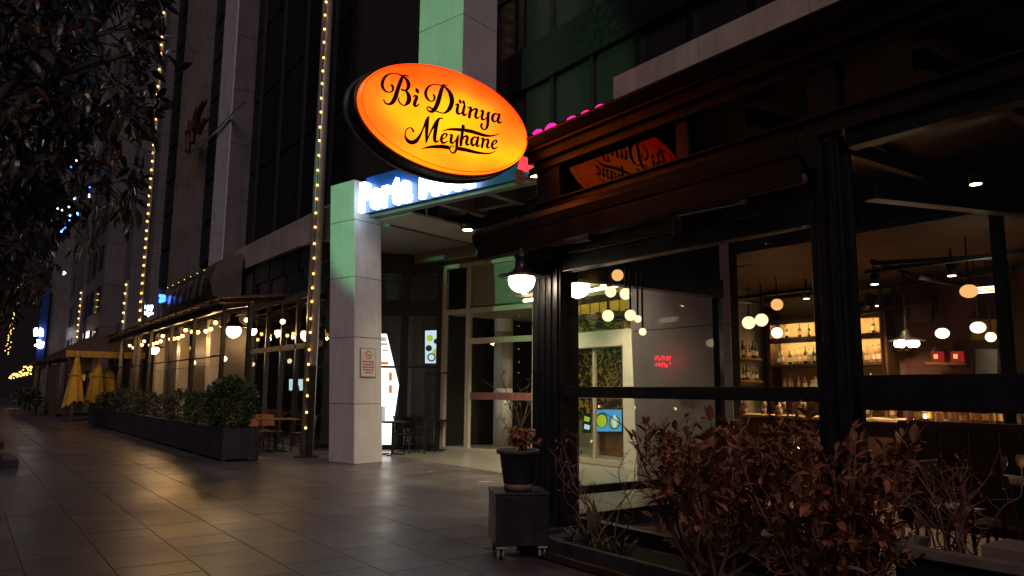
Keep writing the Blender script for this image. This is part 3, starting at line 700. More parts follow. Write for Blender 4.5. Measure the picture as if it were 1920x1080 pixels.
for (bx, by), nm, strokes in STROKES:
    mb = MB()
    for s_ in strokes:
        yo -= 0.00004
        pts = spline(s_, 5); L = []; Rr = []
        for k, (x_, y_, w_) in enumerate(pts):
            a = pts[max(k - 1, 0)]; b = pts[min(k + 1, len(pts) - 1)]
            dx, dy = b[0] - a[0], b[1] - a[1]; l_ = math.hypot(dx, dy) or 1; nx, ny = -dy / l_, dx / l_
            for side, q in ((1, L), (-1, Rr)):
                p = atY(bx + (x_ + nx * side * w_ * 0.57) / 12, by + (y_ + ny * side * w_ * 0.57) / 12, SY)
                q.append(Vector((p.x, SY + yo, p.z)))
        i = len(mb.v); mb.v += L + Rr; n = len(L)
        for k in range(n - 1): mb.f.append((i + k, i + k + 1, i + n + k + 1, i + n + k))
        for e_ in (0, n - 1):     # round ends
            c_ = (L[e_] + Rr[e_]) / 2; r_ = (L[e_] - Rr[e_]).length / 2
            if r_ > 0.004:
                j = len(mb.v)
                mb.v += [c_ + Vector((r_ * math.cos(t), -0.00002, r_ * math.sin(t))) for t in [2 * math.pi * q / 12 for q in range(12)]]
                mb.f.append(tuple(range(j, j + 12)))
    mb.build('letter' if nm != 'swash' else 'swash', 'sign_ink', fc)

# small grey letter and red neon behind the sign
lb = thing('metal_letter', 'grey metal capital letter on a small bracket beside the terrace eaves', 'letter', (5.0, 7.3, 4.0))
ORG[lb.name] = Vector((5.0, 7.3, 4.0))
pB = atY(968, 342, 7.3)
m, wd = glyph_mb('B', 0.23, 0.03, 0.012, 1.0, pB, Vector((1, 0, 0)), EZ); m.build('letter', 'stone_rim', lb)
MB().bar(pB + Vector((0.1, 0.05, 0.08)), pB + Vector((0.42, 0.0, 0.10)), 0.06, 0.05).build('bracket', 'wood', lb)
pn = thing('pink_neon_sign', 'row of pink glowing rounded letters half hidden behind the terrace roof', 'neon sign', (6.0, 9.0, 5.0))
for k, (px, py, r_) in enumerate(((990, 245, 12), (1008, 238, 13), (1033, 228, 14), (1055, 222, 10), (1072, 215, 14), (1098, 206, 15), (1125, 196, 16))):
    c_ = atX(px, py + 26, 6.6); rr = r_ / FPX * (c_ - CO).length * 1.25
    ringp = [c_ + Vector((0, rr * math.cos(t), rr * 1.1 * math.sin(t))) for t in [2 * math.pi * q / 16 for q in range(17)]]
    MB().tube(ringp, 0.034, 8, False).build('neon_letter', 'neon_pink', pn, True)
MB().bar(atX(985, 280, 6.75), atX(1150, 215, 6.75), 0.05, 0.4).build('back_rail', 'black', pn)
rn = thing('red_neon_glow', 'red glowing panel end just behind the oval sign bracket', 'neon sign', (5.2, 7.6, 4.4))
p_ = [atY(x_, y_, 7.9) for x_, y_ in ((985, 272), (1003, 294), (1003, 312), (986, 322), (976, 318), (980, 300))]
MB().slab(p_, (0, 0.08, 0)).build('panel', 'neon_red', rn)
# ================================================================ office block over the terrace and entrance
ob = thing('office_block', 'dark glass office block rising behind the terrace roof and canopy', 'building', (9.2, 4, 4.7))
MB().box(9.4, -12, 4.7, 30, 13.4, 30).build('wall', 'dark_wall', ob)
def band(X, ys, z0, z1, m, name='window'):
    for a, b in zip(ys, ys[1:]):
        MB().box(X, b + 0.05, z0, X + 0.05, a - 0.05, z1).build(name, m, ob)
ys = [13.3 - 1.18 * k for k in range(16)]
for k, (z0, z1, m) in enumerate(((4.8, 6.35, 'tower_glass_pale'), (6.42, 7.78, 'tower_glass_pale'), (8.75, 10.1, 'tower_glass_pale'), (10.2, 11.6, 'tower_glass'), (12.6, 14.2, 'tower_glass'), (14.3, 15.8, 'tower_glass'))):
    band(9.05, ys, z0, z1, m)
for z0, z1 in ((7.80, 8.72), (11.65, 12.55), (15.9, 16.8)):
    MB().box(8.93, -12, z0, 9.39, 13.4, z1).build('spandrel', 'black', ob)
for y in ys: MB().box(8.98, y - 0.05, 4.75, 9.39, y + 0.05, 26).build('mullion', 'black', ob)
for k in range(9):
    MB().box(7.42, 7.6 - 1.6 * (k + 1) + 0.006, 5.82, 7.62, 7.6 - 1.6 * k - 0.006, 6.17).build('parapet_panel', 'parapet', ob)
MB().box(7.63, -7, 5.6, 8.9, 7.58, 5.80).build('ledge', 'soffit', ob)
# set back dark wall above the canopy
rw = thing('recessed_glass_wall', 'black glass wall set back above the lit entrance fascia', 'building', E(2, 5, 6.1))
MB().ebox(-1.5, 9.5, 4.6, 5.2, 6.1, 26).build('wall', 'dark_wall', rw)
for j in range(8):
    for i in range(9):
        MB().ebox(-1.2 + i * 1.15 + 0.04, -1.2 + (i + 1) * 1.15 - 0.04, 4.52, 4.58, 6.3 + j * 2.2, 6.3 + j * 2.2 + 2.1).build('window', 'tower_glass', rw)
# upper column (green lit on its street side)
pu = atX(868, 60, 7.5)
uc_ = column('tall pale panelled column rising behind the orange oval sign', Vector((7.5, pu.y, 0)), E1, E2, 1.30, 1.05, 14.0, [(6.1, 7.35), (7.35, 9.1), (9.1, 10.9), (10.9, 12.5), (12.5, 14.0)], Vector((0, 0, 0)), name='tower_column', z0=6.07)

# ================================================================ green floodlight across the street
fl = thing('floodlight', 'green floodlight on a tall pole across the street', 'floodlight', (-9.0, 13.0, -0.14))
MB().tube([(-9, 13, -0.14), (-9, 13, 6.0)], [0.09, 0.06], 12).build('pole', 'steel', fl, True)
FP = Vector((-8.8, 13, 6.1)); FT = Vector((7.0, 12.9, 6.75)); fd_ = (FT - FP).normalized()
MB().bar(FP - fd_ * 0.22, FP, 0.5, 0.35).build('housing', 'black', fl, bevel=0.02)
mat('flood_lens', (0.1, 0.5, 0.2), 0.2, emit=(0.1, 1.0, 0.3), estr=2.0)
MB().bar(FP + fd_ * 0.002, FP + fd_ * 0.012, 0.46, 0.31).build('lens', 'flood_lens', fl)
gd = bpy.data.lights.new('floodlight_lamp', 'SPOT'); gd.energy = 3500; gd.spot_size = R(28); gd.spot_blend = 0.22; gd.color = (0.24, 1.0, 0.40); gd.shadow_soft_size = 0.15
go = bpy.data.objects.new('floodlight_lamp', gd); col.objects.link(go); go.location = FP + fd_ * 0.05; go.rotation_euler = (-fd_).to_track_quat('Z', 'Y').to_euler()

# ================================================================ left building
lb_ = thing('street_building', 'grey clad commercial building with dark glass floors above the pergola terrace', 'building', (8, 30, 0))
MB().box(7.55, 18.0, 6.2, 20, 66, 34).build('wall', 'dark_wall', lb_)
MB().box(11.0, 18.0, 0, 20, 66, 6.19).build('rear_wall', 'dark_wall', lb_)
MB().box(7.6, 18.2, 4.9, 10.99, 66, 6.19).build('ceiling_void', 'dark_wall', lb_)
y = 16.9
for k in range(9):
    MB().box(7.10, y + 0.006, 5.42, 7.5, y + 1.10 - 0.006, 6.19).build('beam_panel', 'beam_cladding', lb_, bevel=0.004); y += 1.10
for i in range(9):
    for j in range(6):
        z0 = 6.35 + j * 2.6
        MB().box(7.46, 17.4 + i * 1.06 + 0.05, z0, 7.52, 17.4 + (i + 1) * 1.06 - 0.05, z0 + 2.5).build('window', 'tower_matte', lb_)
for yy in (18.4, 20.6, 22.7, 24.8): MB().box(7.36, yy - 0.05, 6.3, 7.45, yy + 0.05, 22).build('fin', 'dark_wall', lb_)
def pier(yc, x0, w, d, z0, z1, m='grey_cladding'):
    n = max(1, int((z1 - z0) / 1.9))
    for k in range(n):
        a = z0 + (z1 - z0) * k / n; b = z0 + (z1 - z0) * (k + 1) / n
        MB().box(x0, yc, a + 0.006, x0 + d, yc + w, b - 0.006).build('pier_panel', m, lb_, bevel=0.005)
for px, w_, x0, d_ in ((430, 1.7, 6.75, 0.8), (372, 1.2, 6.9, 0.62), (345, 1.5, 6.7, 0.8), (300, 1.3, 6.85, 0.7), (262, 2.0, 6.6, 0.9), (222, 2.0, 6.7, 0.8), (178, 4.0, 6.2, 1.2)):
    yy = atX(px, 300, x0).y; pier(yy, x0, w_, d_, 4.0, 30)
for k in range(14): 
    z0 = 6.4 + k * 1.7
    MB().box(7.2, 29.6, z0, 7.5, 42, z0 + 1.55).build('window', 'tower_matte', lb_)
yy = atX(430, 300, 6.75).y
for k in range(9): MB().box(6.70, yy + 0.01, 4.0 + k * 2.9 + 0.006, 6.748, yy + 1.69, 4.0 + (k + 1) * 2.9 - 0.006).build('lit_face_panel', 'cladding', lb_)  # street light on this pier face put into a paler cladding
# pavement level of the same building: pillars, panels, windows
def yx(px, X=7.2): return atX(px, 700, X).y
for a, b in ((460, 412), (387, 354), (330, 303), (290, 262), (240, 205)):
    ya, yb = yx(a), yx(b)
    for z0, z1 in ((0.0, 2.35), (2.35, 3.95), (3.95, 5.4)): MB().box(7.25, ya + 0.006, z0 + 0.006, 7.5, yb - 0.006, z1 - 0.006).build('wall_panel', 'wall_panel', lb_, bevel=0.004)
for px in (397, 340, 296, 250):
    y0p = yx(px, 7.0) - 0.28
    lean = 0.5
    for z0, z1 in ((0, 2.3), (2.3, 4.6)):
        s0, s1 = lean * z0 / 4.6, lean * z1 / 4.6
        MB().hexa([(6.9, y0p + s0, z0 + 0.006), (7.24, y0p + s0, z0 + 0.006), (7.24, y0p + 0.55 + s0, z0 + 0.006), (6.9, y0p + 0.55 + s0, z0 + 0.006),
                   (6.9, y0p + s1, z1 - 0.006), (7.24, y0p + s1, z1 - 0.006), (7.24, y0p + 0.55 + s1, z1 - 0.006), (6.9, y0p + 0.55 + s1, z1 - 0.006)]).build('pillar_panel', 'cladding', lb_, bevel=0.004)
gy = [yx(600), yx(575), yx(548), yx(520), yx(492), yx(462)]
for a, b in zip(gy, gy[1:]):
    for z0, z1 in ((0.15, 2.6), (2.75, 4.8)):
        MB().box(7.30, a + 0.05, z0, 7.31, b - 0.05, z1).build('window_pane', 'glass', lb_)
    MB().box(7.24, b - 0.05, 0, 7.36, b + 0.05, 5.4).build('mullion', 'black', lb_)
MB().box(7.24, gy[0], 2.60, 7.36, gy[-1], 2.75).build('transom', 'black_rough', lb_)
MB().box(7.24, gy[0], 4.80, 7.44, gy[-1], 5.40).build('sign_band', 'black', lb_)
for a, b in ((410, 388), (352, 331), (302, 291), (262, 241), (204, 150)):
    MB().box(7.34, yx(a), 0.1, 7.40, yx(b), 5.2).build('window', 'tower_glass', lb_)
struct(MB().box(7.32, 18, 0.0, 11, 66, 0.02).build('restaurant_floor', 'wood_dark'))

# black curved sign hood
hd = thing('sign_hood', 'black curved sign hood with unlit raised letters above the pergola', 'sign', (6.3, 28, 4.3))
prof = [(7.0, 4.35), (6.15, 4.40), (6.05, 4.9), (6.2, 5.4), (6.5, 5.72), (7.0, 5.9)]
MB().slab([(a, 24.4, b) for a, b in prof], (0, 7.4, 0)).build('hood', 'black', hd)
MB().slab([(a - 0.02 if a < 7 else a, 24.36, b + 0.02) for a, b in prof], (0, 0.035, 0)).build('end_trim', 'steel', hd)
for k, ch in enumerate('IIIIII'):
    MB().bar((6.02, 25.6 + k * 0.9, 4.55), (6.08, 25.6 + k * 0.9, 5.2), 0.42 if k % 2 else 0.16, 0.05, (1, 0, 0)).build('letter', 'steel', hd)
for k in range(7): MB().ball((6.02, 25.2 + k * 0.9, 5.35), 0.012, 8, 6).build('lamp', 'bulb_led', hd)
# blue neon signs
def glyphs(name, label, pxs, X, m, seed, hh):
    t = thing(name, label, 'neon sign', atX(pxs[0], pxs[1], X)); r_ = random.Random(seed)
    (x0, y0, x1, y1) = pxs; n = max(3, int((x1 - x0) / 5))
    for k in range(n):
        for j in range(hh):
            fx = x0 + (x1 - x0) * (k + 0.15) / n; fy = y0 + (y1 - y0) * (j + 0.2) / hh
            pts = [atX(fx + r_.uniform(0, (x1 - x0) / n * 0.8), fy + r_.uniform(0, (y1 - y0) / hh * 0.75), X) for _ in range(4)]
            MB().tube(spline([tuple(p) for p in pts], 4), 0.045 * (pts[0].y / 30), 6).build('neon_stroke', m, t, True)
    return t
glyphs('blue_neon_sign', 'small blue white neon sign above the far end of the pergola', (267, 571, 286, 593), 6.4, 'neon_bluewhite', 3, 2)
glyphs('blue_neon_sign', 'narrow deep blue neon sign beside the black sign hood', (299, 551, 309, 568), 5.9, 'neon_blue', 4, 2)
glyphs('blue_neon_sign', 'dim blue neon sign under the black sign hood, low on its street side', (325, 573, 341, 584), 6.6, 'neon_blue', 5, 1)
glyphs('blue_neon_sign', 'short blue neon bar under the wide end of the black sign hood', (368, 557, 382, 562), 6.9, 'neon_bluewhite', 6, 1)
# unlit red sign on the tower piers
rs = thing('unlit_red_sign', 'unlit dark red sculpted sign fixed to the grey building piers', 'sign', atX(365, 240, 6.5))
rr_ = random.Random(5)
for (a, b) in (((352, 285), (358, 225)), ((360, 270), (372, 200)), ((366, 240), (384, 188)), ((350, 250), (366, 240)), ((372, 250), (388, 222))):
    p, q = atX(*a, 6.45), atX(*b, 6.45)
    MB().tube(spline([tuple(p), tuple((p + q) / 2 + Vector((0, rr_.uniform(-.4, .4), 0.1))), tuple(q)], 5), 0.11, 6).build('stroke', 'wall_red', rs, True)
MB().tube([atX(343, 298, 6.5), atX(400, 250, 6.6), atX(458, 193, 6.7)], 0.05, 6).build('support_rod', 'steel', rs)

# ================================================================ pergola
pg = thing('pergola', 'dark metal pergola with thin posts in front of the lit restaurant', 'pergola', (5.4, 26, 0))
PX = 5.36; pys = [17.8, 20.0, 23.1, 26.1, 29.4, 32.5, 35.7]
for yy in pys: MB().box(PX - 0.05, yy - 0.05, 0, PX + 0.05, yy + 0.05, 3.55).build('post', 'black', pg)
MB().box(PX - 0.07, 20.0, 3.552, PX + 0.07, 39, 3.70).build('front_beam', 'frame_brown', pg, bevel=0.006)
MB().box(PX - 0.16, 20.0, 3.72, PX + 0.02, 39, 3.76).build('gutter', 'steel', pg)
MB().box(6.98, 17.5, 3.9, 7.08, 39, 4.06).build('rear_beam', 'frame_brown', pg)
for k in range(19):
    yy = 20.2 + k * 1.02
    MB().bar((PX - 0.1, yy, 3.80), (7.0, yy, 4.02), 0.06, 0.12).build('rafter', 'frame_brown', pg)
MB().hexa([(PX - 0.2, 20.0, 3.87), (7.05, 20.0, 4.10), (7.05, 39, 4.10), (PX - 0.2, 39, 3.87), (PX - 0.2, 20.0, 3.90), (7.05, 20.0, 4.13), (7.05, 39, 4.13), (PX - 0.2, 39, 3.90)]).build('roof_canvas', 'canvas_brown', pg)
for z_ in (2.35, 1.2): MB().box(PX - 0.02, 20.05, z_, PX + 0.02, 36, z_ + 0.035).build('rail', 'black', pg)
MB().bar((PX, 17.8, 3.50), (7.0, 17.6, 3.72), 0.07, 0.07).build('end_beam', 'black_rough', pg)
MB().bar((PX, 17.8, 3.50), (PX, 20.0, 3.60), 0.05, 0.06).build('end_beam', 'black', pg)
# string lights
sl = thing('string_lights', 'warm festoon bulbs strung along the pergola roof', 'string lights', (6, 26, 3.3))
wire = MB()
spots = [(530, 603), (462, 600), (404, 605), (395, 617), (386, 621), (371, 623), (360, 622), (348, 619), (342, 630), (334, 634), (326, 635), (319, 636), (305, 630), (301, 640), (294, 643), (287, 645), (281, 647), (270, 640), (266, 647), (259, 650), (250, 652), (243, 648)]
pp = []
bm = MB().ball((0, 0, 0), 0.062, 12, 8).mesh('bulb', 'bulb_warm', smooth=True)
for q in spots:
    p = atX(q[0], q[1], 6.0); pp.append(p)
    o = inst('bulb', bm, sl, Matrix.Translation(p - ORG[sl.name]))
    MB().lathe([(0.03, 0.055), (0.032, 0.11), (0.012, 0.13)], 8, p).build('socket', 'black', o) if False else None
    MB().tube([p + Vector((0, 0, 0.05)), p + Vector((0, 0, 0.12))], 0.03, 8).build('socket', 'black', sl)
for k in (0, 1, 3, 6, 9, 12, 16, 19):
    l_ = bpy.data.lights.new('festoon_lamp', 'POINT'); l_.energy = 26 if k > 1 else 14; l_.color = (1.0, 0.56, 0.20); l_.shadow_soft_size = 0.05
    o = bpy.data.objects.new('festoon_lamp', l_); col.objects.link(o); o.location = pp[k] + Vector((0, 0, -0.12))
for a, b in zip(pp, pp[1:]):
    wire.tube([a + (b - a) * t + Vector((0, 0, 0.13 + 0.10 * (1 - 4 * t * (1 - t)))) for t in [i / 6 for i in range(7)]], 0.012, 4)
wire.build('wire', 'black', sl)
def bell(px, py, X, s, label, m='lamp_white'):
    p = atX(px, py, X); t = thing('bell_lamp', label, 'hanging lamp', p)
    MB().lathe([(0.30 * s, 0.10 * s), (0.29 * s, 0.12 * s), (0.16 * s, 0.17 * s), (0.09 * s, 0.24 * s), (0.08 * s, 0.36 * s), (0.03 * s, 0.40 * s)], 20, p).build('shade', 'black', t, True)
    MB().ball(p + Vector((0, 0, 0.02)), 0.15 * s, 16, 10).build('globe', m, t, True)
    MB().tube([p + Vector((0, 0, 0.4 * s)), p + Vector((0, 0, 0.9))], 0.012, 6).build('rod', 'black', t)
lamp_mat('bell_globe', (1.0, 0.72, 0.42), 20.0)
bell(438, 622, 6.2, 1.35, 'large lit bell lamp hanging at the pergola corner', 'bell_globe')
bell(473, 622, 6.9, 0.85, 'lit bell lamp hanging beside the dark restaurant windows', 'bell_globe')
bell(289, 657, 6.2, 1.2, 'lit bell lamp hanging low amid the festoon bulbs', 'bell_globe')
for (px, py, lab) in ((363, 680, 'small glass bulb on a chain before the grey wall panel'), (421, 673, 'clear glass bulb on a chain under the large bell lamp')):
    p = atX(px, py, 6.3); t = thing('hanging_bulb', lab, 'hanging lamp', p)
    MB().ball(p, 0.075, 12, 8).build('bulb', 'globe_white', t, True)
    ch_ = MB()
    for k in range(14): ch_.ball(p + Vector((0, 0.012 * (k % 2), 0.10 + k * 0.06)), 0.022, 6, 4)
    ch_.build('chain', 'steel', t)

# ================================================================ LED pole
def led_pole(x, y, top, n, zs, label, r=0.12, dark=True, side=-1):
    t = thing('led_pole', label, 'lamp pole', (x, y, 0), 'poles wrapped in warm fairy lights')
    MB().tube([(x, y, 0), (x, y, top)], [r * 1.25, r], 14).build('pole', 'pole', t, True)
    MB().lathe([(r * 2.4, 0), (r * 2.4, 0.02), (r * 1.6, 0.05), (r * 1.3, 0.05)], 14, (x, y, 0.001)).build('base_plate', 'black', t)
    if dark:
        MB().box(x - 0.09, y - r * 1.3 - 0.055, 0.02, x + 0.06, y - r * 1.27, 2.05).build('junction_box', 'black', t, bevel=0.008)
    dx, dy = -0.6 * r * 1.25, -0.8 * r * 1.25
    MB().tube([(x + dx * 1.15, y + dy * 1.15, zs), (x + dx * 1.15, y + dy * 1.15, top)], 0.008, 5).build('light_cord', 'black', t)
    me = MB().ball((0, 0, 0), 0.028 if dark else 0.045, 8, 6).mesh('bulb', 'bulb_led', smooth=True)
    for k in range(n):
        z = zs + (top - zs) * (k + 0.5) / n
        inst('bulb', me, t, Matrix.Translation((dx * 1.25 + random.uniform(-.008, .008) - (0.0), dy * 1.45, z + random.uniform(-0.03, 0.03))))
    return t
pp_ = gz(573, 857)
led_pole(6.40, pp_.y, 13.5, 37, 0.5, 'steel pole with a string of warm bulbs, standing beside the white column')
for px, py, X, top, zs, lab in ((288, 300, 5.9, 24, 4.2, 'far pole strung with bulbs rising behind the tree leaves'), (234, 590, 5.9, 6.6, 4.4, 'short string of bulbs on a pole by the far end of the pergola'),
                           (150, 590, 5.9, 8, 4.6, 'distant bulb wrapped pole beyond the yellow parasols')):
    y_ = atX(px, py, X).y
    led_pole(X, y_, top, int((top - zs) * 2.6), zs, lab, 0.09, False)
# ================================================================ leaf tools
def leaf_mb(L, W, curl=0.25, fold=0.3, seg=4):
    m = MB()
    rows = []
    for k in range(seg + 1):
        t = k / seg; w_ = W * math.sin(math.pi * min(0.97, t * 0.93 + 0.04)) ** 0.8 * 0.5
        y = L * t; z = -curl * L * t * t
        rows.append((Vector((-w_, y, z + fold * w_)), Vector((0, y, z)), Vector((w_, y, z + fold * w_))))
    for r_ in rows: m.v += list(r_)
    for k in range(seg):
        a = k * 3; m.f += [(a, a + 1, a + 4, a + 3), (a + 1, a + 2, a + 5, a + 4)]
    return m
def leaf_mtx(p, d, roll, s):
    d = Vector(d).normalized(); q = d.to_track_quat('Y', 'Z')
    return Matrix.Translation(p) @ q.to_matrix().to_4x4() @ Matrix.Rotation(roll, 4, 'Y') @ Matrix.Diagonal((s, s, s, 1))
def add_leaf(mb, lm, mx):
    i = len(mb.v); mb.v += [mx @ v for v in lm.v]; mb.f += [tuple(i + k for k in f) for f in lm.f]
def rdir(r, up=0.0):
    while True:
        v = Vector((r.uniform(-1, 1), r.uniform(-1, 1), r.uniform(-1, 1)))
        if 0.05 < v.length < 1: return (v.normalized() + Vector((0, 0, up))).normalized()

# ================================================================ planters along the pergola
def planter(y0, y1, label):
    t = thing('planter_box', label, 'planter', (4.8, (y0 + y1) / 2, 0), 'dark planter boxes lined up along the pergola', rz=random.uniform(-0.022, 0.022))
    x0, x1 = 4.45, 5.2; g_ = 0.045
    MB().box(x0 + 0.03, y0 + g_ + 0.03, 0.06, x1 - 0.03, y1 - g_ - 0.03, 0.62).build('soil_core', 'soil', t)
    for (a, b, c, d) in ((x0, y0 + g_, x0 + 0.028, y1 - g_), (x1 - 0.028, y0 + g_, x1, y1 - g_), (x0 + 0.03, y0 + g_, x1 - 0.03, y0 + g_ + 0.028), (x0 + 0.03, y1 - g_ - 0.028, x1 - 0.03, y1 - g_)):
        MB().box(a, b, 0.05, c, d, 0.66).build('side_panel', 'charcoal', t, bevel=0.004)
    rim = MB(); rim.box(x0 - 0.015, y0 + g_ - 0.004, 0.662, x0 + 0.045, y1 - g_ + 0.004, 0.695).box(x1 - 0.045, y0 + g_ - 0.004, 0.662, x1 + 0.015, y1 - g_ + 0.004, 0.695)
    rim.box(x0 + 0.046, y0 + g_ - 0.004, 0.662, x1 - 0.046, y0 + g_ + 0.05, 0.695).box(x0 + 0.046, y1 - g_ - 0.05, 0.662, x1 - 0.046, y1 - g_ + 0.004, 0.695)
    rim.build('rim', 'charcoal', t)
    for (a, b) in ((x0, y0 + g_), (x1 - 0.06, y0 + g_), (x0, y1 - g_ - 0.06), (x1 - 0.06, y1 - g_ - 0.06)): MB().box(a - 0.004, b - 0.004, 0, a + 0.064, b + 0.064, 0.655).build('corner_foot', 'charcoal', t)
NTH = ('first', 'second', 'third', 'fourth', 'fifth', 'sixth', 'seventh', 'eighth', 'ninth')
pe = [16.15, 18.2, 20.45, 22.7, 24.8, 27.0, 29.2, 31.6, 34.0, 36.2]
for k, (a, b) in enumerate(zip(pe, pe[1:])):
    planter(a, b, ['charcoal planter box at the open end of the row, holding a round green bush', 'charcoal planter box holding the square clipped bush'][k] if k < 2 else NTH[k] + ' charcoal planter box counted from the round bush')
rb = random.Random(11)
def hedge(name, label, c, rad, n, m, L=0.07, W=0.04, group=None, shape='ball', twiggy=False):
    t = thing(name, label, 'bush', (c[0], c[1], 0.63), group)
    mb = MB(); lm = leaf_mb(L, W, 0.2, 0.3, 2); C = Vector(c)
    bumps = [(rdir(rb, 0.2), rb.uniform(0.78, 1.12)) for _ in range(16)]
    for _ in range(n):
        d = rdir(rb, 0.15); s = max((b[1] for b in bumps if b[0].dot(d) > 0.75), default=0.9)
        r_ = rb.uniform(0.45, 1.0) ** 0.5 * s
        p = C + Vector((d.x * rad[0] * r_, d.y * rad[1] * r_, d.z * rad[2] * r_))
        if shape == 'cube':
            p = C + Vector([max(-1, min(1, q * 1.6 * r_)) * rad[i] for i, q in enumerate((d.x, d.y, d.z))])
        if p.z < 0.64: p.z = 0.64 + rb.random() * 0.1
        add_leaf(mb, lm, leaf_mtx(p, (d + rdir(rb) * 0.8), rb.uniform(0, 6.28), rb.uniform(0.7, 1.3)))
    mb.build('foliage', m, t, kind='stuff')
    for k in range(7 if twiggy else 4):
        d = rdir(rb, 1.0); q = Vector((c[0], c[1], 0.63))
        e_ = C + Vector((d.x * rad[0], d.y * rad[1], abs(d.z) * rad[2] * (1.15 if twiggy else 0.8)))
        MB().tube(spline([tuple(q + Vector((0, rb.uniform(-.1, .1), 0))), tuple((q + e_) / 2 + rdir(rb) * 0.1), tuple(e_)], 4), [0.014] * 9 if False else 0.011, 5).build('stem', 'bark', t)
    return t
cb = atX(434, 770, 4.83)
hedge('round_bush', 'dense round green bush in the end planter box', (4.83, 17.1, 1.18), (0.52, 0.68, 0.60), 5200, 'leaf_green', 0.075, 0.045)
hedge('clipped_bush', 'square clipped bush in the second planter box', (4.83, 19.3, 1.0), (0.36, 0.45, 0.36), 2600, 'leaf_green', 0.06, 0.04, shape='cube')
for k, (a, b) in enumerate(zip(pe[2:], pe[3:])):
    hedge('loose_shrub', 'loose twiggy shrub in the ' + NTH[k + 2] + ' planter box counted from the round bush', (4.83, (a + b) / 2 + rb.uniform(-.25, .25), 1.02 + rb.uniform(-0.1, 0.1)), (0.36, rb.uniform(0.6, 0.92), rb.uniform(0.30, 0.55)), rb.choice((300, 450, 700)), 'leaf_olive', 0.11, 0.045, 'loose shrubs in the planter row', twiggy=True)
    
# ================================================================ foreground: trolley, pot, plant
ty = 0.5 * (gz(1020, 1048).y + gz(940, 1050).y)
P0 = gz(978, 1042)
tx, ty = 4.31, 5.74
bxs = thing('trolley_box', 'black box trolley on small white casters beside the terrace post', 'trolley', (tx, ty, 0), rz=R(-27))
ORG[bxs.name] = Vector((0, 0, 0))
MB().box(-0.245, -0.245, 0.12, 0.245, 0.245, 0.565).build('box', 'trolley', bxs, bevel=0.006)
MB().box(-0.255, -0.255, 0.566, 0.255, 0.255, 0.588).build('top_board', 'trolley', bxs, bevel=0.005)
for sx in (-1, 1):
    for sy in (-1, 1):
        m = MB(); x_, y_ = sx * 0.19, sy * 0.19
        m.box(x_ - 0.045, y_ - 0.045, 0.10, x_ + 0.045, y_ + 0.045, 0.118)
        m.box(x_ - 0.03, y_ - 0.024, 0.03, x_ - 0.026 + 0.01, y_ + 0.024, 0.10).box(x_ + 0.018, y_ - 0.024, 0.03, x_ + 0.03, y_ + 0.024, 0.10)
        c_ = m.build('caster', 'caster', bxs)
        wm = MB(); i0 = 0
        pts = [(x_ - 0.014, y_ + 0.042 * math.cos(t), 0.042 + 0.042 * math.sin(t)) for t in [2 * math.pi * k / 14 for k in range(14)]]
        wm.slab(pts, (0.028, 0, 0)).build('wheel', 'black', c_)
pt = thing('plant_pot', 'dark grey tapered plant pot with pale foot standing on the trolley', 'pot', (tx, ty, 0.589))
C_ = Vector((tx, ty, 0.589))
MB().lathe([(0.130, 0.0), (0.136, 0.055), (0.128, 0.06)], 28, C_).build('foot', 'pot_foot', pt, True)
MB().lathe([(0.132, 0.061), (0.140, 0.064), (0.178, 0.33), (0.206, 0.335), (0.212, 0.365), (0.205, 0.372), (0.188, 0.365), (0.184, 0.335)], 32, C_).build('shell', 'pot', pt, True)
MB().lathe([(0.0001, 0.338), (0.183, 0.336)], 24, C_).build('soil', 'soil', pt)
sp = thing('potted_shrub', 'small brown leaved shrub growing in the pot on the trolley', 'plant', C_ + Vector((0, 0, 0.335)))
rp = random.Random(21); lm = leaf_mb(0.055, 0.038, 0.35, 0.35, 3); fm = MB()
lme = leaf_mb(0.062, 0.042, 0.35, 0.35, 3).mesh('leaf', 'leaf_red'); nleaf = 0
for k in range(10):
    b0 = C_ + Vector((rp.uniform(-.04, .06), rp.uniform(-.04, .04), 0.335)); d = rdir(rp, 1.6)
    pts = [b0, b0 + d * 0.10, b0 + d * 0.17 + rdir(rp) * 0.03, b0 + d * rp.uniform(0.2, 0.27) + rdir(rp) * 0.05]
    if k == 0: pts = [b0, b0 + Vector((0.07, -0.04, 0.08)), b0 + Vector((0.16, -0.11, 0.10)), b0 + Vector((0.22, -0.15, 0.12))]
    sp_ = spline([tuple(p) for p in pts], 4); MB().tube(sp_, 0.006, 5).build('stem', 'twig', sp)
    for p in sp_[4:]:
        for _ in range(2):
            mx = leaf_mtx(Vector(p), rdir(rp, 0.1), rp.uniform(-1, 1), rp.uniform(0.6, 1.15))
            inst('leaf', lme, sp, Matrix.Translation(-ORG[sp.name]) @ mx)

# ================================================================ planting trough and red bushes before the glazing
tg = thing('planting_trough', 'low dark planting trough along the foot of the glazed terrace', 'trough', (4.72, 3, 0))
MB().box(4.46, -2, 0.0, 4.52, 5.85, 0.17).build('front_board', 'charcoal', tg, bevel=0.006)
MB().box(4.40, -2, 0.0, 4.455, 5.88, 0.06).build('plinth', 'wood_dark', tg, bevel=0.004)
MB().box(4.521, 5.79, 0.0, 4.985, 5.85, 0.17).build('end_board', 'charcoal', tg, bevel=0.006)
MB().box(4.521, -2, 0.0, 4.985, 5.789, 0.13).build('soil', 'soil', tg)

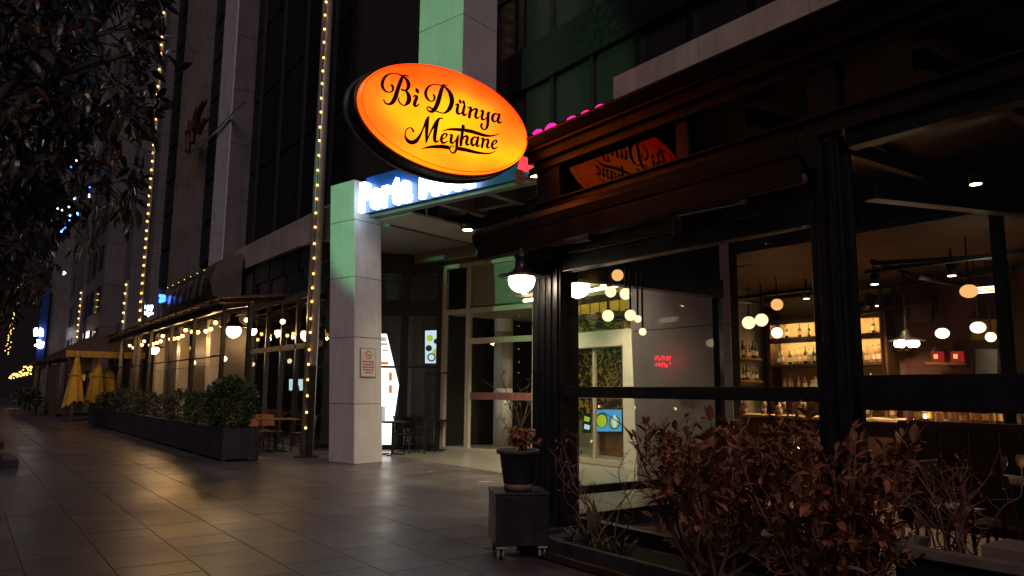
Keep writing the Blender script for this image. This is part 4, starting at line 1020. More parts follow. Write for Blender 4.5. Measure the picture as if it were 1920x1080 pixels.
def bush(name, label, base, H, spread, nst, seed, n_obj, red=True, cat='bush', Ls=0.088, ntw=7):
    r = random.Random(seed); t = thing(name, label, cat, base)
    B = Vector(base); tw = MB(); twigs = []
    main = []
    for k in range(nst):
        a = 2 * math.pi * (k + r.random() * 0.7) / nst; h = H * r.uniform(0.62, 1.0); sp_ = spread * r.uniform(0.35, 1.0)
        e_ = B + Vector((math.cos(a) * sp_ * 0.55, math.sin(a) * sp_, h))
        mid = B + (e_ - B) * 0.45 + Vector((math.cos(a) * 0.04, math.sin(a) * 0.04, -0.08 * h)) + rdir(r) * 0.06
        pts = spline([tuple(B + Vector((r.uniform(-.12, .12), r.uniform(-.2, .2), 0))), tuple(mid), tuple(B + (e_ - B) * 0.75 + rdir(r) * 0.06), tuple(e_)], 5)
        n = len(pts); MB().tube(pts, [0.014 * (1 - 0.65 * i / n) for i in range(n)], 6).build('stem', 'twig', t)
        main.append(pts)
        for _ in range(ntw):
            i = r.randint(int(n * 0.3), n - 1); p = Vector(pts[i]); out = Vector((p.x - B.x, p.y - B.y, 0)); out = out.normalized() if out.length > 0.01 else rdir(r)
            d = (out * r.uniform(0, 0.9) + Vector((0, 0, r.uniform(0.25, 1.1))) + rdir(r) * 0.6).normalized(); l_ = r.uniform(0.12, 0.34)
            q = spline([tuple(p), tuple(p + d * l_ * 0.5 + rdir(r) * 0.03), tuple(p + d * l_ + Vector((0, 0, 0.04)))], 4)
            tw.tube(q, [0.006, 0.0055, 0.005, 0.005, 0.0045, 0.004, 0.0035, 0.003, 0.0025][:len(q)], 4)
            twigs.append(q)
    tw.build('twigs', 'twig', t, kind='stuff')
    leaves = []
    for q in twigs + main:
        n = len(q); long = len(q) > 10
        for i in range(2 if not long else int(n * 0.55), n):
            if r.random() < (0.62 if not long else 0.35):
                p = Vector(q[i]); d = (Vector(q[min(i + 1, n - 1)]) - Vector(q[max(i - 1, 0)])).normalized()
                s1 = d.cross(rdir(r)).normalized()
                for sgn in (1, -1):
                    leaves.append((p, (s1 * sgn * 0.9 + d * r.uniform(0.5, 1.3) + Vector((0, 0, 0.15))).normalized(), r.uniform(-0.5, 0.5), (r.uniform(0.35, 0.95) if r.random() < 0.75 else r.uniform(0.95, 1.45))))
        leaves.append((Vector(q[-1]), (Vector(q[-1]) - Vector(q[-2])).normalized(), 0, r.uniform(0.7, 1.1)))
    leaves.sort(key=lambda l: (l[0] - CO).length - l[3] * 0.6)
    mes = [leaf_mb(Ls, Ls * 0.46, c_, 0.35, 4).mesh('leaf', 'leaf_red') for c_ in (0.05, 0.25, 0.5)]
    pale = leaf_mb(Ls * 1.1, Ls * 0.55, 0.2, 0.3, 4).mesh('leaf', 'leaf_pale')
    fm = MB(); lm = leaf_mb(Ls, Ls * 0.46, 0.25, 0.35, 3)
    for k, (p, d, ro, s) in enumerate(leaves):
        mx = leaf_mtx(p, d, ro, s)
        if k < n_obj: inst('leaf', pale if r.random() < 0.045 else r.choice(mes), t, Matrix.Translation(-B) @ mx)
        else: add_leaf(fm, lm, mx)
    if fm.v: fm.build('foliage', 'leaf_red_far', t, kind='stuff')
    return t
bush('red_leaf_bush', 'large red leaved bush in the trough before the glazing, nearer the trolley', (4.58, 3.72, 0.13), 1.02, 0.85, 26, 5, 285)
bush('red_leaf_bush', 'red leaved bush with upright sprigs in front of the main glazing post', (4.50, 2.72, 0.13), 1.02, 0.72, 22, 8, 285)
# bare twigs near the corner of the glazing
def bare(name, label, base, H, seed, n=9):
    r = random.Random(seed); t = thing(name, label, 'shrub', base); B = Vector(base)
    for k in range(n):
        d = rdir(r, 2.0); pts = [B + Vector((r.uniform(-.1, .1), r.uniform(-.15, .15), 0))]
        for i in range(5): pts.append(pts[-1] + (d + rdir(r) * 0.45).normalized() * H / 5 * r.uniform(0.7, 1.15))
        q = spline([tuple(p) for p in pts], 4); st_ = MB().tube(q, [0.007 * (1 - 0.7 * i / len(q)) for i in range(len(q))], 5).build('stem', 'twig', t)
        m = MB(); lf = MB(); l0 = leaf_mb(0.03, 0.016, 0.2, 0.3, 2)
        for i in range(5, len(q), 2):
            p = Vector(q[i]); dd = rdir(r, 0.8); e_ = p + dd * r.uniform(0.06, 0.17)
            m.tube([p, (p + e_) / 2 + rdir(r) * 0.01, e_], [0.003, 0.0025, 0.0015], 4)
            for _ in range(2): add_leaf(lf, l0, leaf_mtx(e_, rdir(r, 0.3), 0, r.uniform(0.6, 1.2)))
        m.build('twigs', 'twig', st_, kind='stuff'); lf.build('buds', 'leaf_red_far', st_, kind='stuff')
bare('bare_shrub', 'thin bare twigged shrub standing in the trough near the terrace corner', (4.78, 5.05, 0.13), 1.15, 4)
# low green plants
def low_plant(base, seed, n, L, label, name='low_plant', up=0.9):
    r = random.Random(seed); t = thing(name, label, 'plant', base); me = leaf_mb(L, L * 0.17, 0.35, 0.4, 4).mesh('blade', 'leaf_olive')
    for k in range(n): inst('blade', me, t, leaf_mtx(Vector((r.uniform(-.08, .08), r.uniform(-.1, .1), 0)), rdir(r, up), r.uniform(-.5, .5), r.uniform(0.5, 1.1)))
low_plant((4.72, 5.42, 0.12), 1, 24, 0.22, 'low tuft of narrow leaves at the corner end of the trough')
low_plant((4.70, 5.12, 0.12), 2, 26, 0.2, 'low leafy tuft at the foot of the bare shrub')
low_plant((4.68, 4.80, 0.12), 3, 26, 0.22, 'low leafy tuft between the bare shrub and the red bush')
low_plant((4.80, 5.28, 0.12), 9, 9, 0.36, 'spiky upright plant with sword leaves in the trough corner', 'spiky_plant', 3.5)
# stone planter with squared rims at the right
sp_t = thing('stone_planter', 'squared stone planter rim with blocky corners right of the red bush', 'planter', (4.75, 1.6, 0))
def rimp(px, py, z): return gz(px, py, z)
RZ = 0.62
MB().box(4.62, -1.5, 0.0, 4.97, 2.36, RZ - 0.06).build('body', 'black_rough', sp_t)
MB().box(4.58, -1.5, RZ - 0.058, 4.66, 2.42, RZ).build('front_rim', 'stone_rim', sp_t, bevel=0.006)
MB().box(4.661, 2.32, RZ - 0.058, 5.0, 2.42, RZ + 0.002).build('end_rim', 'stone_rim', sp_t, bevel=0.006)
MB().box(4.665, 1.45, RZ - 0.058, 5.0, 1.9, RZ + 0.06).build('corner_block', 'stone_rim', sp_t, bevel=0.006)

bare('bare_shrub', 'dark twiggy shrub growing in the stone planter near its end rim', (4.84, 2.12, 0.56), 0.62, 14, 16)
bare('bare_shrub', 'dark twiggy shrub growing in the stone planter beyond its corner block', (4.84, 1.30, 0.56), 0.66, 15, 16)
# ================================================================ street tree at the left
def tree(name, label, base, top, crown, n_leaf, n_obj, seed, Ls=0.17, bark='bark'):
    r = random.Random(seed); t = thing(name, label, 'tree', base); B = Vector(base); T = Vector(top)
    q = spline([tuple(B), tuple(B + (T - B) * 0.4 + Vector((0.05, 0.04, 0))), tuple(T)], 6)
    MB().tube(q, [0.15 * (1 - 0.4 * i / len(q)) for i in range(len(q))], 10).build('trunk', bark, t, True)
    C, rad = Vector(crown[0]), crown[1]; leaves = []; clumps = []
    br_t = MB()
    for k in range(34):
        d = rdir(r, 0.15); e_ = C + Vector((d.x * rad[0], d.y * rad[1], d.z * rad[2])) * r.uniform(0.72, 1.0)
        s = T + Vector((0, 0, r.uniform(-0.2, 0.4)))
        pts = spline([tuple(s), tuple(s + (e_ - s) * 0.5 + rdir(r) * 0.25 + Vector((0, 0, 0.2))), tuple(e_)], 6)
        MB().tube(pts, [0.045 * (1 - 0.8 * i / len(pts)) + 0.004 for i in range(len(pts))], 6).build('limb', bark, t, True)
        for i in range(4, len(pts)):
            p = Vector(pts[i])
            for _ in range(3):
                dd = (rdir(r, 0.0) + (p - C).normalized() * 0.6).normalized(); e2 = p + dd * r.uniform(0.2, 0.5)
                br_t.tube([p, (p + e2) / 2 + rdir(r) * 0.03, e2], [0.008, 0.006, 0.004], 4); clumps.append((e2, dd))
    br_t.build('twigs', bark, t, kind='stuff')
    per = max(1, n_leaf // len(clumps))
    for (p, dd) in clumps:
        for _ in range(per):
            d = (dd * 0.7 + rdir(r) * 0.9 + Vector((0, 0, -0.35))).normalized()
            leaves.append((p + rdir(r) * r.uniform(0, 0.13), d, r.uniform(-1, 1), r.uniform(0.6, 1.2)))
    def vis(l):
        q = proj(l[0]); return (l[0] - CO).length if (q and -40 < q[0] < 420 and -40 < q[1] < 620) else 99
    leaves.sort(key=vis)
    me1 = [leaf_mb(Ls, Ls * 0.36, c_, 0.3, 4).mesh('leaf', 'leaf_dark') for c_ in (0.1, 0.4, 0.7)]
    me2 = leaf_mb(Ls * 0.9, Ls * 0.36, 0.5, 0.3, 4).mesh('leaf', 'leaf_brown')
    fm = MB(); lm = leaf_mb(Ls, Ls * 0.36, 0.35, 0.3, 3)
    for k, (p, d, ro, s) in enumerate(leaves):
        mx = leaf_mtx(p, d, ro, s)
        if k < n_obj: inst('leaf', me2 if r.random() < 0.16 else r.choice(me1), t, Matrix.Translation(-B) @ mx)
        else: add_leaf(fm, lm, mx)
    fm.build('crown', 'leaf_dark_far', t, kind='stuff')
    return t
tree('street_tree', 'dark long leaved street tree overhanging the pavement', (-0.55, 6.6, 0.0), (-0.3, 6.7, 2.6), ((-0.06, 6.9, 4.15), (1.22, 1.35, 1.75)), 6800, 285, 2, 0.14)
tree('street_tree', 'smaller dark street tree farther along the pavement edge', (0.2, 27.0, 0.0), (0.3, 27.2, 3.6), ((0.4, 27.4, 6.6), (1.9, 2.2, 3.4)), 3200, 0, 12, 0.26)
for k, (yy, w_, x1) in enumerate(((16.9, 1.7, 0.98), (22.3, 1.6, 0.95), (29.5, 1.6, 0.9), (37.0, 1.8, 0.85))):
    o = thing('tree_pit_kerb', 'low dark stepped kerb round a street tree pit', 'kerb', (0.2, yy, 0), 'tree pit kerbs along the pavement')
    for (a, b, c, d) in ((-0.7, yy, x1, yy + 0.25), (-0.7, yy + w_ - 0.25, x1, yy + w_), (x1 - 0.25, yy + 0.252, x1, yy + w_ - 0.252), (-0.7, yy + 0.252, -0.45, yy + w_ - 0.252)):
        MB().box(a, b, 0.0, c, d, 0.16).build('kerb_stone', 'charcoal', o, bevel=0.01)
# ================================================================ second column and hall behind the terrace side wall
c2 = thing('clad_column', 'broad grey panelled column seen through the terrace side glazing', 'column', (8.9, 7.3, 0))
a_, b_ = Vector((8.5, 8.25, 0)), Vector((8.5, 6.45, 0))
MB().hexa([(8.52, 6.47, 0), (8.72, 6.47, 0), (8.72, 8.23, 0), (8.52, 8.23, 0), (8.52, 6.47, 4.8), (8.72, 6.47, 4.8), (8.72, 8.43, 4.8), (8.52, 8.43, 4.8)]).build('core', 'joint', c2)
for z0, z1 in ((0, 1.55), (1.55, 2.47), (2.47, 3.7), (3.7, 4.8)):
    s0, s1 = 0.2 * z0 / 4.8, 0.2 * z1 / 4.8
    MB().hexa([(8.5, 6.45, z0 + .006), (8.519, 6.45, z0 + .006), (8.519, 8.25 + s0, z0 + .006), (8.5, 8.25 + s0, z0 + .006), (8.5, 6.45, z1 - .006), (8.519, 6.45, z1 - .006), (8.519, 8.25 + s1, z1 - .006), (8.5, 8.25 + s1, z1 - .006)]).build('panel', 'cladding', c2)
DX = 10.72
dr = thing('sliding_doors', 'white framed glass sliding doors in the entrance hall, seen through the terrace', 'doors', (DX, 11.2, 0))
def dY(px): return atX(px, 750, DX).y
def dZ(py): return atX(1130, py, DX).z
yl, yj0, yj1, yr = dY(1040), dY(1083), dY(1168), dY(1197)
zt0, zt1 = dZ(650), dZ(620)
MB().box(DX, yr, 0, DX + 0.25, yj1, zt1).build('jamb', 'white_frame', dr, bevel=0.005)
MB().box(DX, yj1 + 0.001, zt0, DX + 0.25, yl + 0.6, zt1).build('header', 'white_frame', dr, bevel=0.005)
MB().box(DX, yl, 0, DX + 0.25, yl + 0.6, zt0 - 0.001).build('jamb', 'white_frame', dr, bevel=0.005)
ym = dY(1108)
for yy in (ym,): MB().box(DX + 0.08, yy - 0.035, 0.02, DX + 0.14, yy + 0.035, zt0 - 0.01).build('door_stile', 'alu', dr)
for a, b in ((yj1 + 0.01, ym - 0.04), (ym + 0.04, yl - 0.02)):
    MB().box(DX + 0.1, a, 0.14, DX + 0.11, b, zt0 - 0.02).build('door_pane', 'glass_side', dr)
    MB().box(DX + 0.08, a, 0.02, DX + 0.14, b, 0.135).build('door_rail', 'alu', dr)
    s_ = MB().box(DX + 0.096, a, 1.38, DX + 0.099, b, 1.56).build('safety_strip', 'grey_cladding', dr)
    k = 0; yy = a + 0.15
    while yy < b - 0.1:
        MB().slab([(DX + 0.094, yy + 0.06 * math.cos(t), 1.47 + 0.06 * math.sin(t)) for t in [2 * math.pi * q / 14 for q in range(14)]], (0.0015, 0, 0)).build('red_dot', 'red_ink', s_); yy += 0.3
# hall shell
struct(MB().box(8.2, 6.4, 0.0, 16.2, 17.8, 0.006).build('hall_floor', 'hall_floor'))
struct(MB().box(14.0, 8.7, 0.0, 14.2, 17.5, 4.9).build('hall_back_wall', 'hall_wall'))
struct(MB().hexa([(8.73, 8.10, 0), (14.2, 8.85, 0), (14.2, 8.98, 0), (8.73, 8.22, 0), (8.73, 8.10, 4.8), (14.2, 8.85, 4.8), (14.2, 8.98, 4.8), (8.73, 8.22, 4.8)]).build('hall_side_wall', 'hall_wall'))
struct(MB().box(DX + 0.02, 8.4, dZ(600) + 0.55, 14, 17.4, dZ(600) + 0.7).build('hall_ceiling', 'hall_wall'))
wp = MB(); wp.box(13.9, 9.0, 0.9, 13.96, 16.8, 3.2); tag(wp.build('patterned_panel', 'wallpaper'), 'black and gold patterned wall panel behind the hall doors', 'wall panel')
bh = thing('hall_bulkhead', 'bulkhead over the hall doors with gold fringe, patterned band and cove light', 'bulkhead', (DX, 11, 3))
MB().box(DX + 0.03, yr - 0.7, zt1 + 0.002, DX + 0.2, yl + 0.8, dZ(597)).build('patterned_band', 'wallpaper', bh)
MB().box(DX - 0.05, yr - 0.7, dZ(597) + 0.002, DX + 0.2, yl + 0.8, dZ(588)).build('shelf_band', 'wood_dark', bh)
n = 26
for k in range(n):
    a = yr - 0.6 + k * (yl - yr + 1.3) / n
    MB().box(DX - 0.04 - 0.02 * (k % 2), a + 0.008, dZ(588) + 0.003 + 0.04 * ((k * 7) % 3) / 3, DX + 0.1, a + (yl - yr + 1.3) / n - 0.008, dZ(567)).build('gold_slat', 'ochre', bh)
MB().box(DX - 0.75, yr - 0.7, dZ(550) + 0.12, DX + 0.3, yl + 0.8, dZ(550) + 0.2).build('ceiling_panel', 'hall_wall', bh)
MB().tube(spline([(DX - 0.35, yl + 0.7, dZ(552) + 0.05), (DX - 0.42, (yl + yr) / 2, dZ(552) + 0.03), (DX - 0.55, yr - 0.5, dZ(552) + 0.05)], 8), 0.035, 6).build('cove_strip', 'cove', bh)
scn = thing('menu_screen', 'blue menu screen with green fruit pictures behind the sliding doors', 'screen', (12.6, 12, 1.3))
sx = 12.6
def P2(px, py, X=sx): return atX(px, py, X)
def scr(name, pts, X, d, m, par):
    return MB().slab([atX(a, b, X - d) for a, b in pts], (0.01, 0, 0)).build(name, m, par)
MB().slab([atX(a, b, sx) for a, b in ((1110, 766), (1167, 766), (1167, 812), (1110, 812))], (0.05, 0, 0)).build('casing', 'black', scn)
scr('display', ((1112, 768), (1165, 768), (1165, 809), (1112, 809)), sx, 0.014, 'screen_blue', scn)
for (cx, cy__, rx, ry, m, nm, d) in ((1128, 788, 11, 14, 'screen_dark', 'picture_outline', .026), (1128, 789, 9, 12, 'screen_green', 'picture', .038), (1152, 792, 10, 13, 'screen_dark', 'picture_outline', .026), (1152, 792, 8, 11, 'screen_green', 'picture', .038), (1152, 790, 4, 12, 'screen_pale', 'picture', .05)):
    scr(nm, [(cx + rx * math.cos(t), cy__ + ry * math.sin(t)) for t in [2 * math.pi * q / 16 for q in range(16)]], sx, d, m, scn)
scr('display', ((1092, 775), (1108, 775), (1108, 812), (1092, 812)), sx, 0.014, 'screen_dark', scn)
for yy_, m in ((785, 'screen_green'), (800, 'screen_pale')): scr('picture', ((1096, yy_ - 5), (1106, yy_ - 2), (1104, yy_ + 6), (1095, yy_ + 4)), sx, 0.03, m, scn)
tag(MB().box(12.68, 9.6, 0.0, 13.2, 13.6, 1.05).build('service_counter', 'wood', bevel=0.02), 'wooden service counter behind the hall doors', 'counter')
# globe lamps over the hall
def globe(px, py, dia, X, label, m='globe', group='globe lamps in the entrance hall', rod=True, sz=1.0):
    p = atX(px, py, X); r_ = dia / 2 / FPX * (p - CO).dot(FW)
    t = thing('globe_lamp', label, 'globe lamp', p, group)
    MB().ball(p, r_, 20, 12, sz).build('globe', m, t, True)
    MB().lathe([(r_ * 0.35, r_ * 0.9 * sz), (r_ * 0.35, r_ * 1.1 * sz), (0.012, r_ * 1.15 * sz), (0.008, max(r_ * 1.2, (4.0 if X < 9 else 3.3) - p.z))], 8, p).build('cap', 'black', t)
    return p, r_
for q in ((1158, 516, 22), (1145, 547, 21), (1173, 551, 22), (1140, 592, 22), (1182, 591, 21), (1196, 598, 14), (1205, 622, 14)):
    globe(q[0], q[1], q[2], 5.85, 'round cream globe lamp in the cluster hanging above the sliding doors', 'globe' if q[1] > 520 else 'globe_deep', 'cluster of globe lamps above the sliding doors')
# recessed lights of the hall, mostly added to brighten it
for k, (x_, y_, z_, w_) in enumerate(((9.75, 10.3, 3.55, 330), (9.6, 12.6, 3.6, 330), (12.2, 11.0, 3.45, 200), (12.0, 13.4, 3.45, 200), (12.4, 15.2, 3.45, 200))):
    p = Vector((x_, y_, z_)); t = thing('recessed_fill_light', 'small recessed round light of a set mostly added to brighten the hall', 'downlight', p, 'recessed lights of the entrance hall')
    MB().lathe([(0.085, 0.0), (0.085, 0.05)], 16, p).build('ring', 'white_frame', t); MB().lathe([(0.0001, -0.004), (0.06, -0.004), (0.06, -0.001)], 14, p).build('lens', 'spot_face', t)
    l_ = bpy.data.lights.new('recessed_fill_lamp', 'SPOT'); l_.energy = w_; l_.spot_size = R(130); l_.spot_blend = 0.8; l_.color = (1.0, 0.84, 0.52); l_.shadow_soft_size = 0.06
    lo2 = bpy.data.objects.new('recessed_fill_lamp', l_); col.objects.link(lo2); lo2.location = p + Vector((0, 0, -0.02))
hp = thing('hall_pillar', 'round pale pillar standing inside the entrance doors', 'pillar', (12.2, 0, 0)); q_ = atX(943, 760, 12.4); hp.location = (q_.x, q_.y, 0); ORG[hp.name] = Vector((q_.x, q_.y, 0))
for z0, z1 in ((0.0, 1.6), (1.6, 3.2), (3.2, 4.8)): MB().lathe([(0.27, z0 + 0.004), (0.27, z1 - 0.004)], 28, (q_.x, q_.y, 0.006)).build('drum', 'cladding', hp, True)
q_ = atX(976, 790, 12.6); ip = thing('indoor_plant', 'wiry indoor plant in a box behind the entrance doors', 'plant', (q_.x, q_.y, 0.006)); rq = random.Random(4)
MB().box(q_.x - 0.2, q_.y - 0.2, 0.006, q_.x + 0.2, q_.y + 0.2, 0.5).build('planter', 'wood', ip); lq = leaf_mb(0.14, 0.06, 0.3, 0.3, 3); lqm = lq.mesh('leaf', 'leaf_olive')
for k in range(9):
    d = rdir(rq, 1.8); b0 = Vector((q_.x, q_.y, 0.5)); pts = [b0, b0 + d * 0.6, b0 + d * 1.2 + rdir(rq) * 0.2, b0 + d * 1.6 + rdir(rq) * 0.3]
    s_ = spline([tuple(p) for p in pts], 4); MB().tube(s_, 0.012, 5).build('stem', 'bark', ip)
    for p in s_[5:]: inst('leaf', lqm, ip, Matrix.Translation(-ORG[ip.name]) @ leaf_mtx(Vector(p), rdir(rq, 0.2), 0, rq.uniform(0.6, 1.2)))
# neon reflections on the grey column, put in as small red glowing strokes
glyphs('red_neon_glow', 'small red glowing strokes in place of neon reflections on the broad grey column', (1228, 664, 1258, 690), 8.3, 'neon_red', 9, 2)

# ================================================================ bar room
struct(MB().box(5.25, -6, 0.0, 12.4, 6.15, 0.03).build('terrace_floor', 'wood_dark'))
struct(MB().box(12.4, -6, 0.0, 12.6, 9.2, 4.2).build('bar_back_wall', 'wall_bar'))
struct(MB().box(8.6, -6, 3.45, 12.4, 8.6, 3.55).build('bar_ceiling', 'ceiling'))
struct(MB().box(5.3, -3, 4.05, 8.6, 6.1, 4.10).build('terrace_ceiling', 'wood_dark'))
struct(MB().box(8.55, -3, 3.5, 8.7, 6.4, 4.10).build('bar_lintel', 'dark_wall'))
struct(MB().box(9.46, 8.60, 0.0, 12.4, 8.72, 3.5).build('bar_side_wall', 'wall_bar') ) if False else None
rwl = struct(MB().box(12.34, 3.0, 0.0, 12.39, 5.95, 3.4).build('red_wall', 'wall_red'))
SHX = 12.0
def sY(px): return atX(px, 640, SHX).y
def sZ(py, px=1480): return atX(px, py, SHX).z
sh = thing('bar_shelves', 'dark bar shelving with warm lit niches for bottles', 'shelves', (12.2, 7, 0))
ya, yb = sY(1443), sY(1660)
zL, zM0, zM1, zT = sZ(683), sZ(640), sZ(633), sZ(604)
MB().box(SHX + 0.30, yb, 1.0, SHX + 0.38, ya, 3.3).build('back_panel', 'plaster', sh)
for z0, z1 in ((zL - 0.05, zL), (zM0, zM1), (zT, zT + 0.05), (1.55, 1.6)): MB().box(SHX - 0.02, yb, z0, SHX + 0.299, ya, z1).build('shelf', 'wood_dark', sh, bevel=0.004)
for yy in (ya, (ya + yb) / 2 - 0.05, yb): MB().box(SHX - 0.02, yy - 0.03, 0.0, SHX + 0.299, yy + 0.03, 3.0).build('upright', 'wood_dark', sh)
for z_ in (zM0, zT): MB().box(SHX + 0.01, yb + 0.04, z_ - 0.02, SHX + 0.035, ya - 0.04, z_ - 0.004).build('led_strip', 'shelf_led', sh)
for z_ in (zM0, zT): MB().box(SHX - 0.02, yb + 0.031, z_ - 0.035, SHX - 0.005, ya - 0.031, z_ - 0.0005).build('shelf_lip', 'wood_dark', sh)
# bottles
def bottle(m, h, r_, lab, cap='black', label_band=True):
    t = thing('bottle', lab, 'bottle', (0, 0, 0), 'bottles on the bar shelves', local=True)
    MB().lathe([(r_ * 0.9, 0), (r_, 0.01), (r_, h * 0.58), (r_ * 0.75, h * 0.68), (r_ * 0.36, h * 0.76), (r_ * 0.34, h * 0.93)], 12).build('glass', m, t, True)
    MB().lathe([(r_ * 0.40, h * 0.931), (r_ * 0.40, h)], 10).build('cap', cap, t)
    if label_band: MB().lathe([(r_ * 1.015, h * 0.18), (r_ * 1.015, h * 0.46)], 12).build('label_band', 'label_paper', t)
    return t
kinds = [bottle('glass_clear', 0.30, 0.04, 'clear spirit bottle with paper band on the lit bar shelf'), bottle('glass_amber', 0.28, 0.045, 'amber spirit bottle on the lit bar shelf', 'wood'),
         bottle('glass_dark', 0.32, 0.038, 'tall dark wine bottle on the bar shelf'), bottle('glass_green', 0.31, 0.038, 'green glass bottle on the bar shelf', 'wood'), bottle('glass_cream', 0.24, 0.05, 'squat cream bottle on the bar shelf')]
used = [0] * 5; rk = random.Random(6)
def put(kinds, used, k, loc, sc_=1.0):
    if not used[k]: kinds[k].location = loc; kinds[k].scale = (sc_,) * 3; used[k] = 1
    else: dup(kinds[k], loc, rk.uniform(0, 6), scale=sc_)
y = ya - 0.1
while y > yb + 0.1:
    put(kinds, used, rk.choice((0, 0, 1, 1, 2, 4, 3)), (SHX + rk.uniform(0.05, 0.18), y, zL), rk.uniform(0.8, 1.05)); y -= rk.uniform(0.085, 0.12)
y = ya - 0.3
while y > yb + 0.1:
    put(kinds, used, rk.choice((0, 2, 3)), (SHX + rk.uniform(0.05, 0.15), y, zM1), rk.uniform(0.62, 0.8)); y -= rk.uniform(0.14, 0.4)
y = (ya + yb) / 2 - 0.4
while y > yb + 0.05:
    put(kinds, used, rk.choice((1, 2, 3, 2)), (SHX + rk.uniform(0.05, 0.15), y, zT + 0.05), rk.uniform(0.8, 1.05)); y -= rk.uniform(0.085, 0.12)
y = ya - 0.2
while y > yb + 0.1:
    put(kinds, used, rk.choice((0, 0, 4, 1)), (SHX + rk.uniform(0.05, 0.15), y, 1.6), rk.uniform(0.8, 1.0)); y -= rk.uniform(0.10, 0.2)
ss = thing('side_shelf', 'open shelf of mixed bottles on the side wall beyond the bar counter', 'shelf', (11.2, 8.3, 1.7))
for z_ in (1.72, 2.12):
    MB().hexa([(10.3, 8.10, z_), (11.9, 8.32, z_), (11.9, 8.50, z_), (10.3, 8.28, z_), (10.3, 8.10, z_ + 0.03), (11.9, 8.32, z_ + 0.03), (11.9, 8.50, z_ + 0.03), (10.3, 8.28, z_ + 0.03)]).build('board', 'wood', ss)
    for k in range(13): put(kinds, used, rk.choice((0, 1, 2, 3, 4)), (10.36 + k * 0.12, 8.20 + k * 0.0165, z_ + 0.03), rk.uniform(0.75, 1.05))
# arched mirror
am = thing('arched_mirror', 'arched pale framed mirror leaning at the end of the bar shelves', 'mirror', atX(1394, 690, 12.1))
zc = atX(1394, 650, 12.1).z; yc = atX(1394, 690, 12.1).y; z0 = 1.55
arch = [(12.1, yc - 0.13, z0)] + [(12.1, yc - 0.13 * math.cos(t), zc + 0.16 * math.sin(t)) for t in [math.pi * k / 10 for k in range(11)]] + [(12.1, yc + 0.13, z0)]
MB().tube(arch, 0.025, 6).build('frame', 'plaster', am); MB().slab([(p[0], p[1], p[2]) for p in arch], (0.01, 0, 0)).build('mirror_glass', 'steel', am)
# bar counter
bc = thing('bar_counter', 'long wooden bar counter with pale top in front of the shelves', 'counter', (11, 6.5, 0))
MB().box(10.7, 4.9, 0.03, 11.2, 8.4, 1.12).build('front', 'wood_dark', bc, bevel=0.01); MB().box(10.6, 4.85, 1.122, 11.3, 8.45, 1.17).build('top', 'plaster', bc, bevel=0.01)
# yellow niche, pale door/mirror, red houses on a ledge
nx = 12.2
def fr(name, label, cat, x0, y0, x1, y1, m, fm='wood_dark', X=nx, w_=2.5):
    t = thing(name, label, cat, atX((x0 + x1) / 2, y1, X))
    MB().slab([atX(a, b, X) for a, b in ((x0, y0), (x1, y0), (x1, y1), (x0, y1))], (0.03, 0, 0)).build('panel', m, t)
    for a, b in (((x0, y0), (x1, y0)), ((x0, y1), (x1, y1)), ((x0, y0), (x0, y1)), ((x1, y0), (x1, y1))):
        MB().bar(atX(*a, X - 0.02), atX(*b, X - 0.02), 0.06, 0.06).build('frame_side', fm, t)
    return t
fr('wall_niche', 'yellow lit picture niche high on the bar wall', 'picture', 1815, 595, 1874, 641, 'ochre')
fr('pale_mirror', 'pale framed mirror under the yellow niche', 'mirror', 1824, 651, 1876, 705, 'steel')
fr('dark_picture', 'dark framed picture on the red bar wall', 'picture', 1700, 560, 1745, 600, 'wood_dark')
ld_ = thing('wall_ledge', 'dark wall ledge holding two red lanterns', 'shelf', atX(1780, 680, 12.1))
MB().bar(atX(1742, 681, 12.1), atX(1818, 683, 12.1), 0.25, 0.04).build('board', 'wood', ld_)
lamp_mat('lantern_red', (0.6, 0.03, 0.03), 0.5)
for px in (1759, 1796):
    p = atX(px, 679, 12.1); t = thing('red_lantern', 'small red house shaped lantern on the wall ledge', 'lantern', p, 'red lanterns on the wall ledge')
    MB().box(p.x - 0.06, p.y - 0.07, p.z + 0.002, p.x + 0.06, p.y + 0.07, p.z + 0.16).build('body', 'lantern_red', t)
    MB().lathe([(0.10, 0.162), (0.09, 0.18), (0.0001, 0.32)], 4, p).build('roof', 'wall_red', t)
    MB().box(p.x - 0.065, p.y - 0.03, p.z + 0.05, p.x - 0.061, p.y + 0.03, p.z + 0.12).build('window', 'globe_deep', t)
# globes of the bar
G = 'globe lamps hanging in the bar'
globe(1404, 605, 24, 10.5, 'cream globe lamp of the pair hanging left of the bar shelves', 'globe', 'pair of globe lamps by the bar shelves')
globe(1428, 600, 24, 10.3, 'cream globe lamp of the pair hanging left of the bar shelves', 'globe', 'pair of globe lamps by the bar shelves')
globe(1457, 571, 22, 10.0, 'deep orange globe lamp hanging above the bar shelves', 'globe_deep', None)
globe(1767, 625, 24, 10.5, 'oval cream globe lamp in front of the red wall', 'globe_white', None, sz=0.82)
globe(1834, 614, 26, 10.5, 'oval cream globe lamp hanging before the yellow niche', 'globe_white', None, sz=0.82)
globe(1817, 546, 31, 9.0, 'large peach globe lamp hanging close to the ceiling tracks', 'globe_deep', None, sz=0.82)
globe(1858, 632, 18, 10.8, 'small bright globe lamp beside the pale mirror', 'globe_white', None)
globe(1457, 624, 20, 11.6, 'half hidden bright globe lamp in the upper shelf niche', 'globe_white', None)
p = atX(1700, 640, 10.2); t = thing('pendant_lamp', 'flat dark pendant lamp with a bright cluster of bulbs', 'pendant lamp', p)
MB().lathe([(0.23, 0.0), (0.22, 0.012), (0.08, 0.05), (0.05, 0.14), (0.015, 0.16), (0.008, 3.3 - p.z)], 18, p).build('shade', 'black', t)
